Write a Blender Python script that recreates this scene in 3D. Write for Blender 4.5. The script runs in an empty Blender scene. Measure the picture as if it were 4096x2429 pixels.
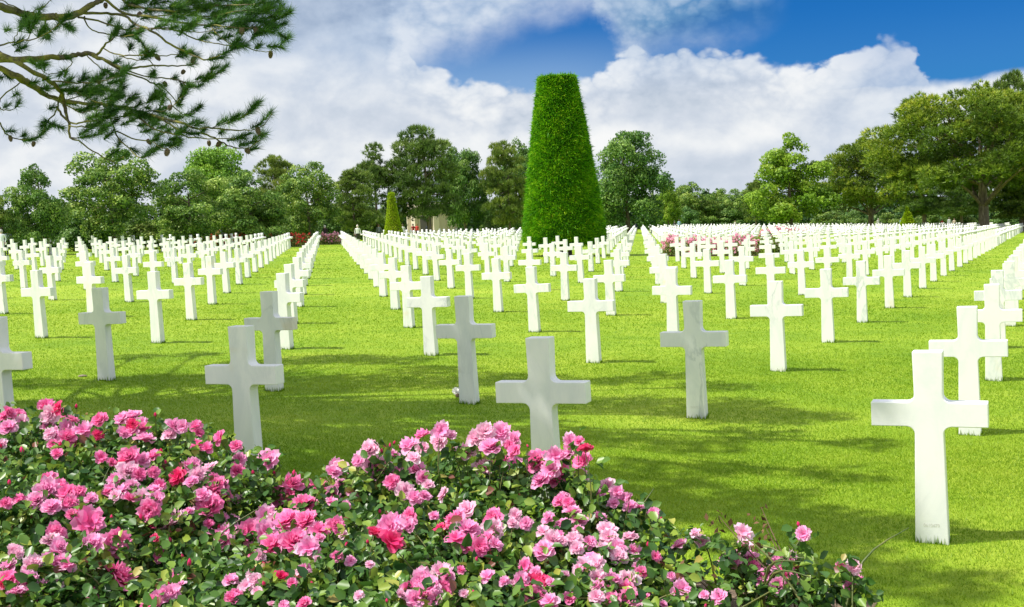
import bpy, bmesh, math, random
import numpy as np
from mathutils import Vector, Matrix, Euler

rng = np.random.default_rng(7)
random.seed(7)
SC = bpy.context.scene
COL = SC.collection
PI = math.pi

# ---------------------------------------------------------------- camera numbers
F = 4805.4; W0, H0 = 4096.0, 2429.0
PITCH, ROLL, EYE, FACE = 0.069855, -0.05205, 1.6852, -0.41356
G1, G2 = -0.0448, -0.00106
GPHI = -0.43032
GOX, GOY, GDX, GDY, GSH = -0.62543, 6.49782, 2.17984, 3.36962, -0.03173


def gz(x, y):
    x = np.clip(x, -160, 160); y = np.clip(y, -40, 260)
    return G1 * x + G2 * y + 1e-3 * (-0.0403 * x * x * np.clip(1 - np.abs(x) / 200, 0, 1) + 0.0085 * x * y * .5 + 0.002 * y * y * .5)


def ray(sx, sy):
    u, v = sx - W0 / 2, sy - H0 / 2
    c, s = math.cos(ROLL), math.sin(ROLL)
    u, v = u * c + v * s, -u * s + v * c
    d = Vector((u / F, 1.0, -v / F))
    c, s = math.cos(PITCH), math.sin(PITCH)
    d = Vector((d.x, d.y * c + d.z * s, -d.y * s + d.z * c))
    return d / d.y


def at(sx, sy, depth):
    """source pixel at a distance (metres along the view axis)"""
    return Vector((0, 0, EYE)) + ray(sx, sy) * depth


def project(p):
    x, y, z = p[0], p[1], p[2] - EYE
    c, s = math.cos(PITCH), math.sin(PITCH)
    zc = y * c - z * s; yc = y * s + z * c
    u, v = F * x / zc, -F * yc / zc
    c, s = math.cos(ROLL), math.sin(ROLL)
    return u * c - v * s + W0 / 2, u * s + v * c + H0 / 2, zc


def ground_at(sx, depth):
    """point of the lawn that appears in picture column sx at this distance"""
    x = (sx - W0 / 2) / F * depth
    for _ in range(6):
        p = (x, depth, float(gz(x, depth)))
        x += (sx - project(p)[0]) / F * depth
    return Vector((x, depth, float(gz(x, depth))))


def uv2xy(u, v):
    c, s = math.cos(GPHI), math.sin(GPHI)
    return u * c - v * s, u * s + v * c


def xy2uv(x, y):
    c, s = math.cos(GPHI), math.sin(GPHI)
    return x * c + y * s, -x * s + y * c


# ---------------------------------------------------------------- helpers
def link(o, parent=None):
    COL.objects.link(o)
    if parent is not None:
        o.parent = parent
    return o


def tag(o, label=None, cat=None, group=None, kind=None):
    if label: o['label'] = label
    if cat: o['category'] = cat
    if group: o['group'] = group
    if kind: o['kind'] = kind
    return o


def empty(name, loc, label, cat, group=None, rz=0):
    o = bpy.data.objects.new(name, None)
    o.empty_display_size = .2
    o.location = loc; o.rotation_euler = (0, 0, rz)
    link(o)
    return tag(o, label, cat, group)


def np_mesh(name, verts, faces, mats, rnd=None, smooth=False, matidx=None):
    """verts (n,3), faces (m,k) all with k corners"""
    verts = np.asarray(verts, np.float32); faces = np.asarray(faces, np.int32)
    me = bpy.data.meshes.new(name)
    m, k = faces.shape
    me.vertices.add(len(verts)); me.vertices.foreach_set('co', verts.ravel())
    me.loops.add(m * k); me.loops.foreach_set('vertex_index', faces.ravel())
    me.polygons.add(m); me.polygons.foreach_set('loop_start', np.arange(0, m * k, k, dtype=np.int32))
    for mt in (mats if isinstance(mats, (list, tuple)) else [mats]):
        me.materials.append(mt)
    if matidx is not None:
        me.polygons.foreach_set('material_index', np.asarray(matidx, np.int32))
    if smooth:
        me.polygons.foreach_set('use_smooth', np.ones(m, bool))
    if rnd is not None:
        a = me.attributes.new('rnd', 'FLOAT', 'FACE')
        a.data.foreach_set('value', np.asarray(rnd, np.float32))
    me.update(calc_edges=True)
    return me


def add(name, me, parent=None, loc=None):
    o = bpy.data.objects.new(name, me)
    if loc is not None: o.location = loc
    return link(o, parent)


def bm_mesh(name, bm, mats, smooth=False):
    me = bpy.data.meshes.new(name)
    bm.normal_update(); bm.to_mesh(me); bm.free()
    for mt in (mats if isinstance(mats, (list, tuple)) else [mats]):
        me.materials.append(mt)
    if smooth:
        me.polygons.foreach_set('use_smooth', np.ones(len(me.polygons), bool))
    return me


class Tubes:
    """tapered tubes collected into one mesh"""
    def __init__(self): self.v = []; self.f = []
    def tube(self, pts, rad, n=7, wob=0.0):
        pts = [Vector(p) for p in pts]
        base = len(self.v); up = Vector((0, 0, 1))
        for i, p in enumerate(pts):
            t = (pts[min(i + 1, len(pts) - 1)] - pts[max(i - 1, 0)])
            if t.length < 1e-9: t = Vector((0, 0, 1))
            t.normalize()
            a = t.cross(Vector((.31, .77, .55))); a.normalize(); b = t.cross(a)
            for k in range(n):
                an = 2 * PI * k / n
                r = rad[i] * (1 + wob * (random.random() - .5))
                self.v.append(p + a * math.cos(an) * r + b * math.sin(an) * r)
        for i in range(len(pts) - 1):
            for k in range(n):
                q = base + i * n
                self.f.append((q + k, q + (k + 1) % n, q + n + (k + 1) % n, q + n + k))
    def mesh(self, name, mat):
        return np_mesh(name, np.array([tuple(p) for p in self.v]), np.array(self.f), mat, smooth=True)


def smooth_path(pts, sub=4):
    """catmull-rom through 3d points with radius as 4th value"""
    P = np.array(pts, float); out = []
    for i in range(len(P) - 1):
        p0, p1, p2, p3 = P[max(i - 1, 0)], P[i], P[i + 1], P[min(i + 2, len(P) - 1)]
        for k in range(sub):
            t = k / sub
            out.append(.5 * ((2 * p1) + (-p0 + p2) * t + (2 * p0 - 5 * p1 + 4 * p2 - p3) * t * t + (-p0 + 3 * p1 - 3 * p2 + p3) * t ** 3))
    out.append(P[-1])
    return np.array(out)


def unit(a):
    return a / (np.linalg.norm(a, axis=-1, keepdims=True) + 1e-9)


# ---------------------------------------------------------------- materials
class NT:
    def __init__(self, tree): self.t = tree; self.n = tree.nodes; self.l = tree.links
    def new(self, typ, **kw):
        n = self.n.new(typ)
        for k, v in kw.items(): setattr(n, k, v)
        return n
    def put(self, sock, v):
        if isinstance(v, bpy.types.NodeSocket): self.l.new(v, sock)
        elif v is not None: sock.default_value = v
    def math(self, op, a, b=None, c=None, clamp=False):
        n = self.new('ShaderNodeMath', operation=op); n.use_clamp = clamp
        self.put(n.inputs[0], a)
        if b is not None: self.put(n.inputs[1], b)
        if c is not None: self.put(n.inputs[2], c)
        return n.outputs[0]
    def mix(self, fac, a, b):
        n = self.new('ShaderNodeMix', data_type='RGBA')
        self.put(n.inputs[0], fac)
        self.put(n.inputs[6], a if isinstance(a, bpy.types.NodeSocket) else (*a, 1))
        self.put(n.inputs[7], b if isinstance(b, bpy.types.NodeSocket) else (*b, 1))
        return n.outputs[2]
    def noise(self, vec, scale, detail=4, rough=.55, dist=0.0):
        n = self.new('ShaderNodeTexNoise'); n.inputs['Scale'].default_value = scale
        n.inputs['Detail'].default_value = detail; n.inputs['Roughness'].default_value = rough
        n.inputs['Distortion'].default_value = dist
        if vec is not None: self.l.new(vec, n.inputs['Vector'])
        return n.outputs[0]
    def ramp(self, fac, stops):
        n = self.new('ShaderNodeValToRGB'); e = n.color_ramp.elements
        while len(e) < len(stops): e.new(.5)
        for q, (p, c) in zip(e, stops): q.position = p; q.color = (*c, 1)
        self.l.new(fac, n.inputs[0]); return n.outputs[0]
    def smooth(self, x, lo, hi):
        n = self.new('ShaderNodeMapRange', interpolation_type='SMOOTHSTEP')
        self.put(n.inputs[0], x); n.inputs[1].default_value = lo; n.inputs[2].default_value = hi
        return n.outputs[0]
    def attr(self, name):
        n = self.new('ShaderNodeAttribute'); n.attribute_name = name; return n.outputs['Fac']
    def objrand(self): return self.new('ShaderNodeObjectInfo').outputs['Random']
    def pos(self): return self.new('ShaderNodeNewGeometry').outputs['Position']
    def objco(self): return self.new('ShaderNodeTexCoord').outputs['Object']


def material(name):
    m = bpy.data.materials.new(name); m.use_nodes = True
    t = NT(m.node_tree); p = m.node_tree.nodes['Principled BSDF']
    return m, t, p


def bump(t, p, height, dist, strength=.5):
    b = t.new('ShaderNodeBump'); b.inputs['Strength'].default_value = strength; b.inputs['Distance'].default_value = dist
    t.l.new(height, b.inputs['Height']); t.l.new(b.outputs[0], p.inputs['Normal'])


def leaf_material(name, stops, trans=.35, rough=.5, spec=.3, objmix=None, posnoise=None):
    m, t, p = material(name)
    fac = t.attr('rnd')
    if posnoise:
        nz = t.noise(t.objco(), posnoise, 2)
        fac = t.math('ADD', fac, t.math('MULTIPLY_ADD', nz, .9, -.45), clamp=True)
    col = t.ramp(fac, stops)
    if objmix:
        a, b = objmix
        n = t.new('ShaderNodeMix', data_type='RGBA', blend_type='MULTIPLY'); n.inputs[0].default_value = 1
        t.l.new(col, n.inputs[6]); t.l.new(t.mix(t.objrand(), a, b), n.inputs[7]); col = n.outputs[2]
    t.l.new(col, p.inputs['Base Color'])
    p.inputs['Roughness'].default_value = rough
    p.inputs['Specular IOR Level'].default_value = spec
    tr = t.new('ShaderNodeBsdfTranslucent'); t.l.new(col, tr.inputs[0])
    mx = t.new('ShaderNodeMixShader'); mx.inputs[0].default_value = trans
    t.l.new(p.outputs[0], mx.inputs[1]); t.l.new(tr.outputs[0], mx.inputs[2])
    t.l.new(mx.outputs[0], m.node_tree.nodes['Material Output'].inputs[0])
    return m


def plain(name, col, rough=.6, noise=0, scale=8, spec=.4):
    m, t, p = material(name)
    if noise:
        nz = t.noise(t.objco(), scale, 5)
        c = t.mix(nz, tuple(x * (1 - noise) for x in col), tuple(min(1, x * (1 + noise)) for x in col))
        t.l.new(c, p.inputs['Base Color'])
    else:
        p.inputs['Base Color'].default_value = (*col, 1)
    p.inputs['Roughness'].default_value = rough; p.inputs['Specular IOR Level'].default_value = spec
    return m


# white marble with faint grey veins, each stone its own
M_MARBLE, t, p = material('white_marble')
rv = t.objrand()
sh = t.new('ShaderNodeVectorMath', operation='ADD')
t.l.new(t.objco(), sh.inputs[0]); cb = t.new('ShaderNodeCombineXYZ')
for k, mul in enumerate((37.0, 91.0, 53.0)): t.l.new(t.math('MULTIPLY', rv, mul), cb.inputs[k])
t.l.new(cb.outputs[0], sh.inputs[1]); vec = sh.outputs[0]
mp = t.new('ShaderNodeMapping'); t.l.new(vec, mp.inputs[0]); mp.inputs['Rotation'].default_value = (.3, .9, .2); mp.inputs['Scale'].default_value = (1, 1, .4)
v1 = t.noise(mp.outputs[0], 3.2, 5, .6, .6)
vein = t.math('SUBTRACT', 1.0, t.math('MULTIPLY', t.math('ABSOLUTE', t.math('SUBTRACT', v1, .5)), 28.0), clamp=True)
vein = t.math('MULTIPLY', vein, t.smooth(t.noise(vec, 1.3, 2), .40, .62))
cloud = t.noise(mp.outputs[0], 5.0, 4, .6, 1.0)
base = t.mix(t.smooth(cloud, .35, .75), (.82, .815, .80), (.70, .715, .72))
base = t.mix(t.math('MULTIPLY', vein, t.math('MULTIPLY', rv, .7), clamp=True), base, (.36, .40, .43))
stain = t.math('MULTIPLY', t.smooth(t.noise(vec, 2.3, 3, .6), .60, .76), .5)
base = t.mix(stain, base, (.72, .58, .40))
# splash of earth just above the grass
sep = t.new('ShaderNodeSeparateXYZ'); t.l.new(t.objco(), sep.inputs[0])
low = t.math('MULTIPLY', t.math('SUBTRACT', 1.0, t.smooth(sep.outputs[2], 0.0, .09)), t.smooth(t.noise(vec, 14, 4), .4, .75))
base = t.mix(t.math('MULTIPLY', low, .3), base, (.45, .42, .30))
t.l.new(base, p.inputs['Base Color']); p.inputs['Roughness'].default_value = .42
p.inputs['Subsurface Weight'].default_value = 0.0
bump(t, p, t.noise(vec, 60, 4), .002, .25)

M_ENGRAVE = plain('engraved_shadowed_marble', (.62, .61, .57), .7)

# lawn sheet
M_LAWN, t, p = material('mown_lawn')
ps = t.pos()
n1 = t.noise(ps, .55, 4, .6); n2 = t.noise(ps, 4.0, 4, .65); n3 = t.noise(ps, 60, 3, .7)
f = t.math('ADD', t.math('MULTIPLY', n1, .45), t.math('ADD', t.math('MULTIPLY', n2, .3), t.math('MULTIPLY', n3, .25)))
f = t.math('ADD', t.math('MULTIPLY_ADD', f, .75, .125), t.math('MULTIPLY_ADD', t.noise(ps, .13, 3, .5), .30, -.14))
col = t.ramp(f, [(.34, (.085, .20, .008)), (.5, (.215, .33, .016)), (.64, (.35, .43, .042))])
t.l.new(col, p.inputs['Base Color']); p.inputs['Roughness'].default_value = .75; p.inputs['Specular IOR Level'].default_value = .15
bump(t, p, t.math('ADD', n3, t.math('MULTIPLY', n2, .6)), .04, .5)

M_BLADE, t, p = material('grass_blade')
r = t.attr('rnd'); nz = t.math('ADD', t.noise(t.pos(), .8, 4, .6), t.math('MULTIPLY_ADD', t.noise(t.pos(), .13, 3, .5), .45, -.21))
f = t.math('ADD', t.math('MULTIPLY', r, .22), t.math('MULTIPLY_ADD', nz, .62, .09))
col = t.ramp(f, [(.2, (.075, .20, .005)), (.5, (.20, .335, .012)), (.72, (.34, .435, .036)), (.92, (.50, .50, .16))])
t.l.new(col, p.inputs['Base Color']); p.inputs['Roughness'].default_value = .5; p.inputs['Specular IOR Level'].default_value = .25
tr = t.new('ShaderNodeBsdfTranslucent'); t.l.new(col, tr.inputs[0])
mx = t.new('ShaderNodeMixShader'); mx.inputs[0].default_value = .4
t.l.new(p.outputs[0], mx.inputs[1]); t.l.new(tr.outputs[0], mx.inputs[2])
t.l.new(mx.outputs[0], M_BLADE.node_tree.nodes['Material Output'].inputs[0])

M_SOIL, t, p = material('bare_soil')
n1 = t.noise(t.pos(), 9, 6, .7); n2 = t.noise(t.pos(), 60, 3, .6)
t.l.new(t.ramp(t.math('ADD', t.math('MULTIPLY', n1, .6), t.math('MULTIPLY', n2, .4)), [(.3, (.06, .04, .025)), (.5, (.16, .11, .07)), (.7, (.30, .22, .15))]), p.inputs['Base Color'])
p.inputs['Roughness'].default_value = .95
bump(t, p, n1, .05, .8)

M_BARK, t, p = material('grey_bark')
mp = t.new('ShaderNodeMapping'); t.l.new(t.objco(), mp.inputs[0]); mp.inputs['Scale'].default_value = (1, 1, .25)
n1 = t.noise(mp.outputs[0], 9, 6, .7)
t.l.new(t.ramp(n1, [(.3, (.05, .038, .028)), (.55, (.19, .15, .11)), (.75, (.34, .28, .22))]), p.inputs['Base Color'])
p.inputs['Roughness'].default_value = .9; bump(t, p, n1, .06, .9)

M_LICHEN, t, p = material('lichen_covered_bark')
n1 = t.noise(t.objco(), 5, 6, .7); n2 = t.noise(t.objco(), 40, 4, .7)
c1 = t.ramp(n2, [(.3, (.05, .042, .025)), (.7, (.18, .15, .09))])
t.l.new(t.mix(t.smooth(n1, .40, .60), c1, (.22, .21, .035)), p.inputs['Base Color'])
p.inputs['Roughness'].default_value = .9; bump(t, p, n2, .01, .8)

M_STEM, t, p = material('rose_stem')
t.l.new(t.ramp(t.noise(t.objco(), 5, 4), [(.35, (.06, .10, .02)), (.65, (.18, .17, .05))]), p.inputs['Base Color'])
p.inputs['Roughness'].default_value = .55
M_TWIG = plain('dry_twig', (.13, .085, .045), .8, .4, 20)

M_OAK = leaf_material('broad_leaf_grey_green', [(0, (.035, .09, .014)), (.4, (.125, .24, .035)), (.72, (.30, .41, .07)), (1, (.50, .58, .14))], .25, posnoise=.55, objmix=((.85, .95, .95), (1.12, 1.05, .95)))
M_MAPLE = leaf_material('broad_leaf_fresh_green', [(0, (.06, .16, .015)), (.5, (.18, .36, .03)), (1, (.36, .53, .06))], .35, posnoise=.5)
M_CHESTNUT = leaf_material('broad_leaf_deep_green', [(0, (.03, .09, .02)), (.5, (.10, .22, .035)), (1, (.28, .40, .085))], .28, posnoise=.5, objmix=((.85, .95, .9), (1.1, 1.05, 1)))
M_LIME = leaf_material('broad_leaf_light_green', [(0, (.07, .17, .012)), (.5, (.24, .40, .03)), (1, (.46, .56, .08))], .4, posnoise=.5)
M_PINE = leaf_material('pine_needle_cluster', [(0, (.04, .09, .02)), (.5, (.15, .23, .04)), (1, (.34, .41, .09))], .2, posnoise=.4, objmix=((.8, .9, .95), (1.15, 1.1, .95)))
M_PINE_YELLOW = leaf_material('yellowish_pine_needle_cluster', [(0, (.04, .085, .012)), (.45, (.14, .23, .022)), (.8, (.30, .39, .035)), (1, (.48, .50, .05))], .25, posnoise=.25)  # yellower green needles for the spreading pines
M_NEEDLE = leaf_material('long_pine_needle', [(0, (.025, .095, .018)), (.5, (.09, .22, .034)), (.9, (.21, .38, .055)), (1, (.40, .56, .07))], .2, .45)
M_CLIP = leaf_material('clipped_conifer_spray', [(0, (.014, .095, .003)), (.4, (.085, .31, .004)), (.75, (.24, .52, .007)), (1, (.50, .66, .03))], .35, .5, .2)
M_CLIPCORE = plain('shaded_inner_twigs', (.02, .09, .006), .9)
M_GOLD = leaf_material('golden_clipped_conifer_spray', [(0, (.16, .29, .006)), (.5, (.36, .52, .010)), (1, (.58, .66, .03))], .3, .6, .2)
M_SHRUB = leaf_material('shrub_leaf', [(0, (.04, .10, .022)), (.5, (.13, .24, .05)), (1, (.32, .42, .11))], .3, posnoise=.6, objmix=((.75, .9, .9), (1.25, 1.1, .9)))
M_BEDLEAF = leaf_material('bed_rose_leaf', [(0, (.08, .14, .025)), (.5, (.22, .30, .06)), (1, (.40, .42, .12))], .3)
M_ROSELEAF = leaf_material('rose_leaf', [(0, (.022, .075, .016)), (.4, (.075, .18, .026)), (.7, (.18, .30, .04)), (.88, (.32, .40, .05)), (.97, (.44, .42, .09)), (1, (.22, .08, .05))], .30, .38, .45)
M_DEADLEAF = leaf_material('withered_leaf', [(0, (.06, .03, .015)), (1, (.22, .13, .07))], .2, .8, .1)
M_WOOD = leaf_material('far_wood_foliage', [(0, (.03, .08, .025)), (.5, (.09, .18, .05)), (1, (.24, .32, .10))], .2, posnoise=.12)
M_LAVENDER = leaf_material('lavender_foliage', [(0, (.12, .22, .015)), (.6, (.26, .36, .03)), (1, (.30, .26, .20))], .3)


def petal_material(name, stops):
    m = leaf_material(name, stops, .42, .6, .12)
    return m
PET = [
    petal_material('pale_pink_petal', [(0, (.86, .30, .52)), (.5, (.92, .52, .70)), (1, (.97, .78, .86))]),
    petal_material('rose_pink_petal', [(0, (.84, .18, .47)), (.5, (.92, .36, .64)), (1, (.97, .64, .82))]),
    petal_material('hot_pink_petal', [(0, (.80, .09, .33)), (.5, (.91, .20, .48)), (1, (.96, .46, .68))]),
    petal_material('deep_pink_petal', [(0, (.66, .015, .12)), (.5, (.84, .05, .22)), (1, (.93, .22, .38))]),
]
M_CALYX = plain('calyx_green', (.07, .13, .03), .5)
M_BEDPINK = leaf_material('bed_pink_bloom', [(0, (.85, .26, .44)), (1, (.96, .66, .75))], .3)
M_BEDRED = leaf_material('bed_red_bloom', [(0, (.55, .02, .02)), (1, (.80, .10, .09))], .3)
M_CONE = plain('pine_cone_scale', (.20, .145, .095), .8, .5, 40)
M_WHITEPETAL = plain('white_petal', (.82, .82, .76), .5)
M_LIME_STONE, t, p = material('pale_limestone')
br = t.new('ShaderNodeTexBrick'); br.inputs['Scale'].default_value = 1.0
tc = t.new('ShaderNodeTexCoord'); t.l.new(tc.outputs['UV'], br.inputs[0])
t.l.new(t.mix(t.noise(t.objco(), 3, 4), (.58, .48, .41), (.68, .58, .50)), p.inputs['Base Color']); p.inputs['Roughness'].default_value = .85
M_DARK = plain('dark_bronze', (.05, .045, .04), .5)
M_STONE = plain('grey_field_stone', (.22, .18, .14), .9, .4, 10)

# ---------------------------------------------------------------- sky, sun, camera
SUN_EL = math.radians(57); SUN_H = Vector((-.975, -.22, 0)).normalized()
SUN_DIR = (SUN_H * math.cos(SUN_EL) + Vector((0, 0, math.sin(SUN_EL))))
sun = bpy.data.lights.new('sun', 'SUN'); sun.energy = 4.6; sun.angle = math.radians(.53); sun.color = (1.0, .955, .88)
so = bpy.data.objects.new('sun', sun); so.rotation_euler = (-SUN_DIR).to_track_quat('-Z', 'Y').to_euler(); so.location = SUN_DIR * 60; link(so)

w = bpy.data.worlds.new('World'); SC.world = w; w.use_nodes = True
t = NT(w.node_tree); bg = w.node_tree.nodes['Background']
sky = t.new('ShaderNodeTexSky', sky_type='NISHITA'); sky.sun_disc = False
sky.sun_elevation = SUN_EL; sky.sun_rotation = math.atan2(SUN_H.x, SUN_H.y) % (2 * PI)
sky.altitude = 50; sky.air_density = 1.0; sky.dust_density = .3; sky.ozone_density = 3.0
tc = t.new('ShaderNodeTexCoord'); sp = t.new('ShaderNodeSeparateXYZ'); t.l.new(tc.outputs['Generated'], sp.inputs[0])
az = t.math('ARCTAN2', sp.outputs[0], sp.outputs[1]); el = t.math('ARCSINE', sp.outputs[2])


cv = t.new('ShaderNodeCombineXYZ'); t.l.new(az, cv.inputs[0]); t.l.new(t.math('MULTIPLY', el, 1.35), cv.inputs[1]); cv.inputs[2].default_value = .37
nA = t.noise(cv.outputs[0], 22, 10, .55, .1)       # cloud edges
nB = t.noise(cv.outputs[0], 9.5, 8, .55, .35)      # billows
cv2 = t.new('ShaderNodeCombineXYZ'); t.l.new(az, cv2.inputs[0]); t.l.new(t.math('MULTIPLY', el, 2.6), cv2.inputs[1]); cv2.inputs[2].default_value = 4.1
nC = t.noise(cv2.outputs[0], 7, 6, .5, .3)         # layers
cvs = t.new('ShaderNodeVectorMath', operation='ADD'); t.l.new(cv.outputs[0], cvs.inputs[0]); cvs.inputs[1].default_value = (-.010, .017, 0)
nS = t.noise(cvs.outputs[0], 22, 10, .55, .1); nS2 = t.noise(cvs.outputs[0], 9.5, 8, .55, .35)
relief = t.math('ADD', t.math('MULTIPLY', t.math('SUBTRACT', nA, nS), .65), t.math('MULTIPLY', t.math('SUBTRACT', nB, nS2), .9))
nAo = t.math('SUBTRACT', nA, .5)
azw = t.math('ADD', az, t.math('ADD', t.math('MULTIPLY', nAo, .06), t.math('MULTIPLY', t.math('SUBTRACT', nB, .5), .07)))
def azcurve(pts):
    n = t.new('ShaderNodeFloatCurve'); c = n.mapping.curves[0]
    P = [((a + .5) / 1.0, e * 4) for a, e in pts]
    c.points[0].location = P[0]; c.points[1].location = P[-1]
    for q in P[1:-1]: c.points.new(*q)
    n.mapping.update(); t.l.new(t.math('ADD', azw, .5, clamp=True), n.inputs['Value'])
    return t.math('MULTIPLY', n.outputs[0], .25)


lowT = azcurve([(-.5, .235), (-.2, .235), (-.112, .21), (-.082, .150), (-.061, .131), (-.044, .124), (-.028, .115), (0, .111), (.023, .111), (.06, .116), (.087, .122), (.114, .130), (.141, .132), (.161, .131), (.18, .126), (.209, .121), (.234, .112), (.257, .113), (.282, .121), (.304, .122), (.318, .120), (.336, .108), (.356, .085), (.5, .083)])
low2T = azcurve([(-.5, .09), (.2, .092), (.287, .094), (.318, .093), (.354, .089), (.384, .089), (.407, .092), (.5, .095)])
upB = azcurve([(-.5, .02), (-.2, .05), (-.11, .10), (-.074, .123), (-.061, .131), (-.04, .138), (-.006, .147), (.022, .156), (.062, .164), (.078, .168), (.088, .157), (.100, .142), (.114, .133), (.161, .136), (.2, .140), (.218, .150), (.236, .168), (.27, .24), (.5, .245)])
nP0 = t.noise(cv.outputs[0], 30, 3, .45, .0)
dl = t.math('ADD', t.math('ADD', t.math('SUBTRACT', lowT, el), t.math('MULTIPLY', nAo, .036)), t.math('MULTIPLY_ADD', t.math('ABSOLUTE', t.math('SUBTRACT', nP0, .5)), .05, -.005))
dl2 = t.math('ADD', t.math('SUBTRACT', low2T, el), t.math('MULTIPLY', nAo, .018))
du = t.math('ADD', t.math('SUBTRACT', el, upB), t.math('MULTIPLY', nAo, .045))
mLow = t.math('MAXIMUM', t.math('MULTIPLY', t.smooth(dl, -.002, .006), t.math('SUBTRACT', 1.0, t.math('MULTIPLY', t.smooth(az, .24, .34), .35))), t.smooth(dl2, -.003, .007))
mUp = t.math('MULTIPLY', t.smooth(du, -.016, .026), t.math('SUBTRACT', 1.0, t.math('MULTIPLY', t.smooth(az, .12, .26), .55)))
# unseen scattered cloud far overhead and behind, added to fill the sky's light
mTop = t.math('MULTIPLY', t.smooth(nB, .38, .54), t.smooth(el, .30, .42))
mBack = t.math('MULTIPLY', t.smooth(t.math('ABSOLUTE', az), .6, 1.0), t.smooth(nC, .40, .55))
mask = t.math('MAXIMUM', t.math('MAXIMUM', mLow, mUp), t.math('MAXIMUM', mTop, mBack))
# brightness of the cloud itself: bright tops, greyer bases
nP = t.noise(cv.outputs[0], 30, 3, .45, .0); nQ = t.noise(cv.outputs[0], 68, 3, .5, .0)
puff = t.math('ADD', t.math('MULTIPLY', t.math('ABSOLUTE', t.math('SUBTRACT', nP, .5)), 4.2), t.math('MULTIPLY', t.math('ABSOLUTE', t.math('SUBTRACT', nQ, .5)), 1.8))
puffw = t.math('MULTIPLY', t.math('SUBTRACT', 1.0, t.smooth(dl, .012, .055)), t.smooth(az, -.15, -.05))
rim = t.math('MULTIPLY', t.math('SUBTRACT', 1.0, t.smooth(dl, .0, .035)), t.smooth(az, -.15, -.05))
rim2 = t.math('MULTIPLY', t.math('SUBTRACT', 1.0, t.smooth(t.math('ADD', t.math('SUBTRACT', .063, el), t.math('MULTIPLY', nAo, .05)), .0, .028)), t.smooth(t.math('SUBTRACT', .08, el), .0, .018))
br_ = t.math('ADD', t.math('MULTIPLY_ADD', t.math('SUBTRACT', nB, .5), 1.1, t.math('ADD', .47, relief)), t.math('MULTIPLY', t.math('SUBTRACT', nC, .5), .9))
br_ = t.math('ADD', br_, t.math('MULTIPLY', t.math('SUBTRACT', puff, .55), t.math('MULTIPLY', puffw, .55)))
br_ = t.math('ADD', br_, t.math('ADD', t.math('MULTIPLY', rim, .40), t.math('MULTIPLY', rim2, .25)))
cl_low = t.ramp(br_, [(.0, (3.1, 3.7, 4.5)), (.45, (4.6, 5.0, 5.6)), (.75, (5.9, 6.1, 6.3)), (1, (6.6, 6.65, 6.65))])
cl_up = t.ramp(t.math('ADD', br_, -.05), [(.0, (1.5, 2.3, 3.8)), (.4, (2.7, 3.6, 5.0)), (.9, (4.4, 5.0, 5.9))])
upfade = t.math('MULTIPLY', t.smooth(el, .085, .150), t.smooth(az, -.34, .04))
cl_up = t.mix(t.math('MULTIPLY', t.smooth(az, .06, .13), t.smooth(el, .118, .155)), cl_up, t.ramp(t.math('ADD', br_, -.22), [(.1, (.40, 1.35, 3.1)), (.5, (1.0, 2.2, 3.9)), (.95, (2.8, 3.8, 5.1))]))
cl = t.mix(t.math('MAXIMUM', upfade, t.math('MULTIPLY', t.smooth(az, .2, .33), .35)), cl_low, cl_up)
tint = t.new('ShaderNodeMix', data_type='RGBA', blend_type='MULTIPLY'); tint.inputs[0].default_value = 1
t.l.new(sky.outputs[0], tint.inputs[6]); tint.inputs[7].default_value = (.04, .28, .62, 1)
cl = t.mix(t.math('MAXIMUM', t.smooth(el, .30, .45), t.smooth(t.math('ABSOLUTE', az), .6, .9)), cl, t.mix(nB, (5.8, 6.3, 7.0), (7.4, 7.6, 7.8)))  # out-of-view cloud made brighter than the visible banks to lift the shade
pale = t.math('MULTIPLY', t.math('SUBTRACT', 1.0, t.smooth(el, .10, .165)), t.math('SUBTRACT', .42, t.math('MULTIPLY', t.smooth(az, .03, .22), .38)))
blue = t.mix(pale, tint.outputs[2], (3.6, 4.9, 6.3))
t.l.new(t.mix(mask, blue, cl), bg.inputs[0]); bg.inputs[1].default_value = .1
w.cycles.sampling_method = 'MANUAL'; w.cycles.sample_map_resolution = 512

cam = bpy.data.cameras.new('camera'); co = bpy.data.objects.new('camera', cam); link(co)
c, s = math.cos(PITCH), math.sin(PITCH)
R0, U0, F0 = Vector((1, 0, 0)), Vector((0, s, c)), Vector((0, c, -s))
c, s = math.cos(ROLL), math.sin(ROLL)
R1 = R0 * c + U0 * s; U1 = U0 * c - R0 * s
co.matrix_world = Matrix(((R1.x, U1.x, -F0.x, 0), (R1.y, U1.y, -F0.y, 0), (R1.z, U1.z, -F0.z, EYE), (0, 0, 0, 1)))
cam.sensor_fit = 'HORIZONTAL'; cam.sensor_width = 36; cam.lens = F / W0 * 36
cam.clip_start = .05; cam.clip_end = 5000
SC.camera = co
SC.view_settings.view_transform = 'Standard'; SC.view_settings.look = 'None'; SC.view_settings.gamma = 1
SC.view_settings.exposure = .52
SC.cycles.max_bounces = 6; SC.cycles.transparent_max_bounces = 8; SC.cycles.diffuse_bounces = 3; SC.cycles.caustics_reflective = False; SC.cycles.caustics_refractive = False

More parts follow.
